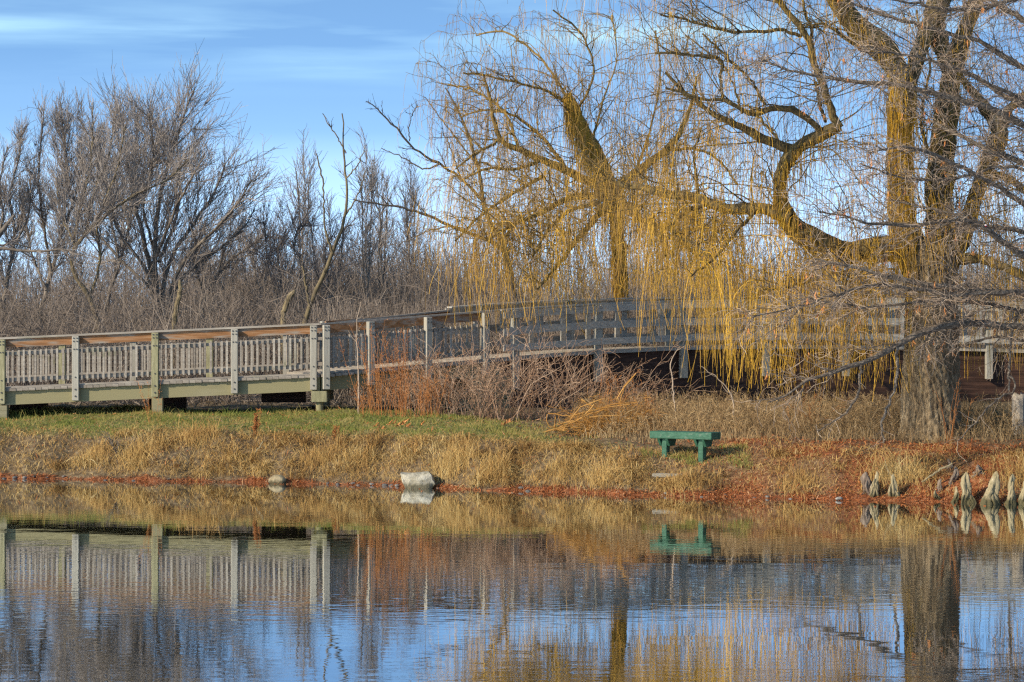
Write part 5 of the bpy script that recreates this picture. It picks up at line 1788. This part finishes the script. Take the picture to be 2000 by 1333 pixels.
clump('rusty_weed', 1856, 54.9, 9, 1.25, 'rust_stalk', 'slender orange stems leaning at the right foot of the great willow trunk', 'weed', 337, spread=.10, lean=.10, arch=0, sub=5, subl=(.05, .2), r0=.0055, tone=.75, wob=.05)
clump('rusty_weed', 1262, 58.2, 18, .75, 'rust_stalk', 'low rusty brown weeds close behind the left end of the bench', 'weed', 338, spread=.16, lean=.25, arch=-.03, sub=9, subl=(.04, .16), r0=.0045, tone=.45, feather=4)
clump('rusty_weed', 1575, 57.2, 16, .95, 'rust_stalk', 'orange brown weed stems standing between the bench and the great willow', 'weed', 339, spread=.22, lean=.16, arch=-.02, sub=8, subl=(.05, .2), r0=.0045, tone=.6, feather=3)
# fallen orange stalks, each a long bent reed
r = np.random.default_rng(340)
th = thing('stalk_pile', at(1130, 838, 57.6), 'heap of fallen orange reed stalks on the ground left of the bench', 'stalk pile')
g = Geo()
seg = [((1070, 808), (1120, 812), (1170, 806)), ((1068, 810), (1072, 832), (1090, 836)), ((1135, 780), (1160, 795), (1190, 805)), ((1080, 842), (1120, 822), (1180, 800)), ((1085, 812), (1085, 840), (1108, 838)),
       ((1095, 838), (1140, 812), (1160, 790)), ((1090, 830), (1150, 815), (1210, 812)), ((1060, 845), (1110, 835), (1150, 840)), ((1100, 842), (1130, 800), (1175, 780)), ((1110, 815), (1165, 800), (1230, 790)),
       ((1150, 806), (1200, 790), (1245, 786)), ((1205, 780), (1225, 750), (1242, 730)), ((1210, 790), (1220, 755), (1236, 735))]
for i, s_ in enumerate(seg):
    P, R_ = limb([(x, y, 2.4) for x, y in s_], 57.6 + r.uniform(-.25, .3), k=8, jit=.008, r=r)
    g.tubes(P[None], R_[None] * r.uniform(.7, 1.2), 5, r.uniform(.4, 1))
P0 = np.stack([r.uniform(.9, 2.4, 90), r.uniform(57.2, 58, 90), np.zeros(90)], 1)
P0[:, 2] = gz(P0[:, 0], P0[:, 1]) + r.uniform(.0, .3, 90)
g.tubes(grow(P0, r.normal(0, 1, (90, 3)) * (1, .5, .3), r.uniform(.2, .6, 90), 5, .15, (0, 0, -.05), r), taper(90, 5, .006, .004), 4, r.uniform(.3, 1, 90))
g.build('stalks', 'orange_stalk', th)

# big dead leaves at the foot of the rusty weeds
for i, (px, py) in enumerate([(733, 806), (742, 812), (752, 814), (768, 822), (776, 820), (790, 816), (798, 824), (823, 826), (985, 838), (992, 836), (760, 818), (783, 824)]):
    r = np.random.default_rng(360 + i)
    Y = 58.6 + r.uniform(0, .5)
    X = (px - 1000) * Y / F
    g = Geo()
    n = 7
    c = np.array([X, Y, float(gz(X, Y)) + .04])
    a = r.uniform(0, 6.28)
    b = np.repeat(c[None], n, 0)
    ang = a + np.linspace(-1.4, 1.4, n)
    d = np.stack([np.cos(ang), np.sin(ang) * .6, .7 * np.sin(ang * 1.3) + .5], 1) * r.uniform(.06, .10, (n, 1))
    P = np.stack([b, b + d * .5 + r.normal(0, .008, (n, 3)), b + d], 1)
    g.ribbons(P, np.array([[.006, .022, .004]]), unit(r.normal(0, 1, (n, 3)) + (.4, 0, .4)), r.uniform(.4, 1, n))
    tag(g.build('dead_leaf', 'leaf_orange'), 'curled orange dead leaf at the foot of the rusty weeds and brambles', 'leaf', 'curled orange leaves below the ramp')

# thin pale young stems behind the bench and ramp
for i, (pts, Y, lab) in enumerate([
        ([(1321, 845, 4), (1318, 790, 3), (1313, 740, 3), (1312, 700, 2), (1322, 685, 1.5), (1338, 676, 1)], 58.5, 'thin pale stem bending right at top behind the bench'),
        ([(1436, 850, 5), (1433, 810, 4), (1428, 770, 3), (1408, 745, 2), (1370, 716, 1.5)], 58.5, 'pale young stem forking left to the right of the bench'),
        ([(700, 796, 4), (700, 730, 3), (697, 660, 2), (697, 628, 1.5), (705, 590, 1)], 61.5, 'tall straw coloured stem before the ramp\'s first bay')]):
    r = np.random.default_rng(380 + i)
    P, R_ = limb(pts, Y, k=20, jit=.008, r=r)
    P[0, 2] = float(gz(P[0, 0], P[0, 1])) - .02
    th = thing('young_stem', P[0], lab, 'stem')
    g = Geo()
    g.tubes(P[None], R_[None], 6, .9)
    p, t_, _ = sample(P[None], R_[None], 9, .35, 1, r)
    g.tubes(grow(p, fan(t_, .4, 1, r), r.uniform(.12, .4, 9), 6, .15, (0, 0, .02), r), taper(9, 6, .005, .003), 3, .9)
    g.build('stem', 'twig_cypress', th)

# driftwood and sticks on the waterline
r = np.random.default_rng(390)
for i, (pts, lab) in enumerate([
        ([(1420, 976, 5), (1432, 970, 7), (1446, 969, 6), (1456, 974, 3)], 'pale curved driftwood stick at the waterline below the bench'),
        ([(500, 884, 2), (508, 872, 2.5), (514, 862, 2)], 'short pale stick leaning in the dry grass left'),
        ([(1800, 942, 3), (1825, 925, 4), (1860, 905, 3)], 'thin fallen branch leaning among the knees')]):
    Xm = (pts[0][0] - 1000) * 53 / F
    Ym = float(shore(Xm)) + (.05 if i == 0 else 1.0 if i == 1 else .55)
    P, R_ = limb(pts, Ym, k=12, jit=.006, r=r)
    g = Geo()
    g.tubes(P[None], R_[None], 6, .8)
    tag(g.build('stick', 'knee'), lab, 'stick')

# weathered post and mossy stump at the right edge
X = (1992 - 1000) * 55.5 / F
g = Geo()
zb = float(gz(X, 55.5)) - .2
zt2 = H - (771 - HZ) * 55.5 / F
k, sd_ = 12, 40
a = np.arange(sd_) / sd_ * 2 * math.pi
rr = .15 * (1 + .05 * np.sin(13 * a) + .04 * np.sin(22 * a + 1) + .05 * np.sin(3 * a))
zz = np.linspace(zb, zt2, k)
v = np.stack([np.repeat((X + rr * np.cos(a))[None], k, 0), np.repeat((55.5 + rr * np.sin(a))[None], k, 0), np.repeat(zz[:, None], sd_, 1)], -1)
v[-1, :, 2] += r.normal(0, .02, sd_)
idx = np.arange(k * sd_).reshape(k, sd_)
vv = np.concatenate([v.reshape(-1, 3), [[X, 55.5, zt2 - .01]]])
cap = np.stack([idx[-1][0::2], idx[-1][1::2], np.roll(idx[-1], -2)[0::2], np.full(sd_ // 2, k * sd_)], -1)
g.add(vv, np.concatenate([np.stack([idx[:-1], np.roll(idx[:-1], -1, 1), np.roll(idx[1:], -1, 1), idx[1:]], -1).reshape(-1, 4), cap]), .55)
tag(g.build('wooden_post', 'wood_grey', smooth=True), 'weathered grey round post at the right picture edge', 'post')
P, R_ = limb([(1950, 868, 22), (1947, 835, 17), (1946, 812, 13), (1942, 800, 4)], 57.2, k=12, jit=.008)
g = Geo()
g.tubes(P[None], R_[None], 12, .3)
P, R_ = limb([(1950, 850, 12), (1962, 838, 10), (1976, 830, 3)], 57.2, k=8, jit=.008)
g.tubes(P[None], R_[None], 9, .2)
tag(g.build('stump', 'bark_limb'), 'dark broken mossy stump right of the great willow trunk', 'stump')
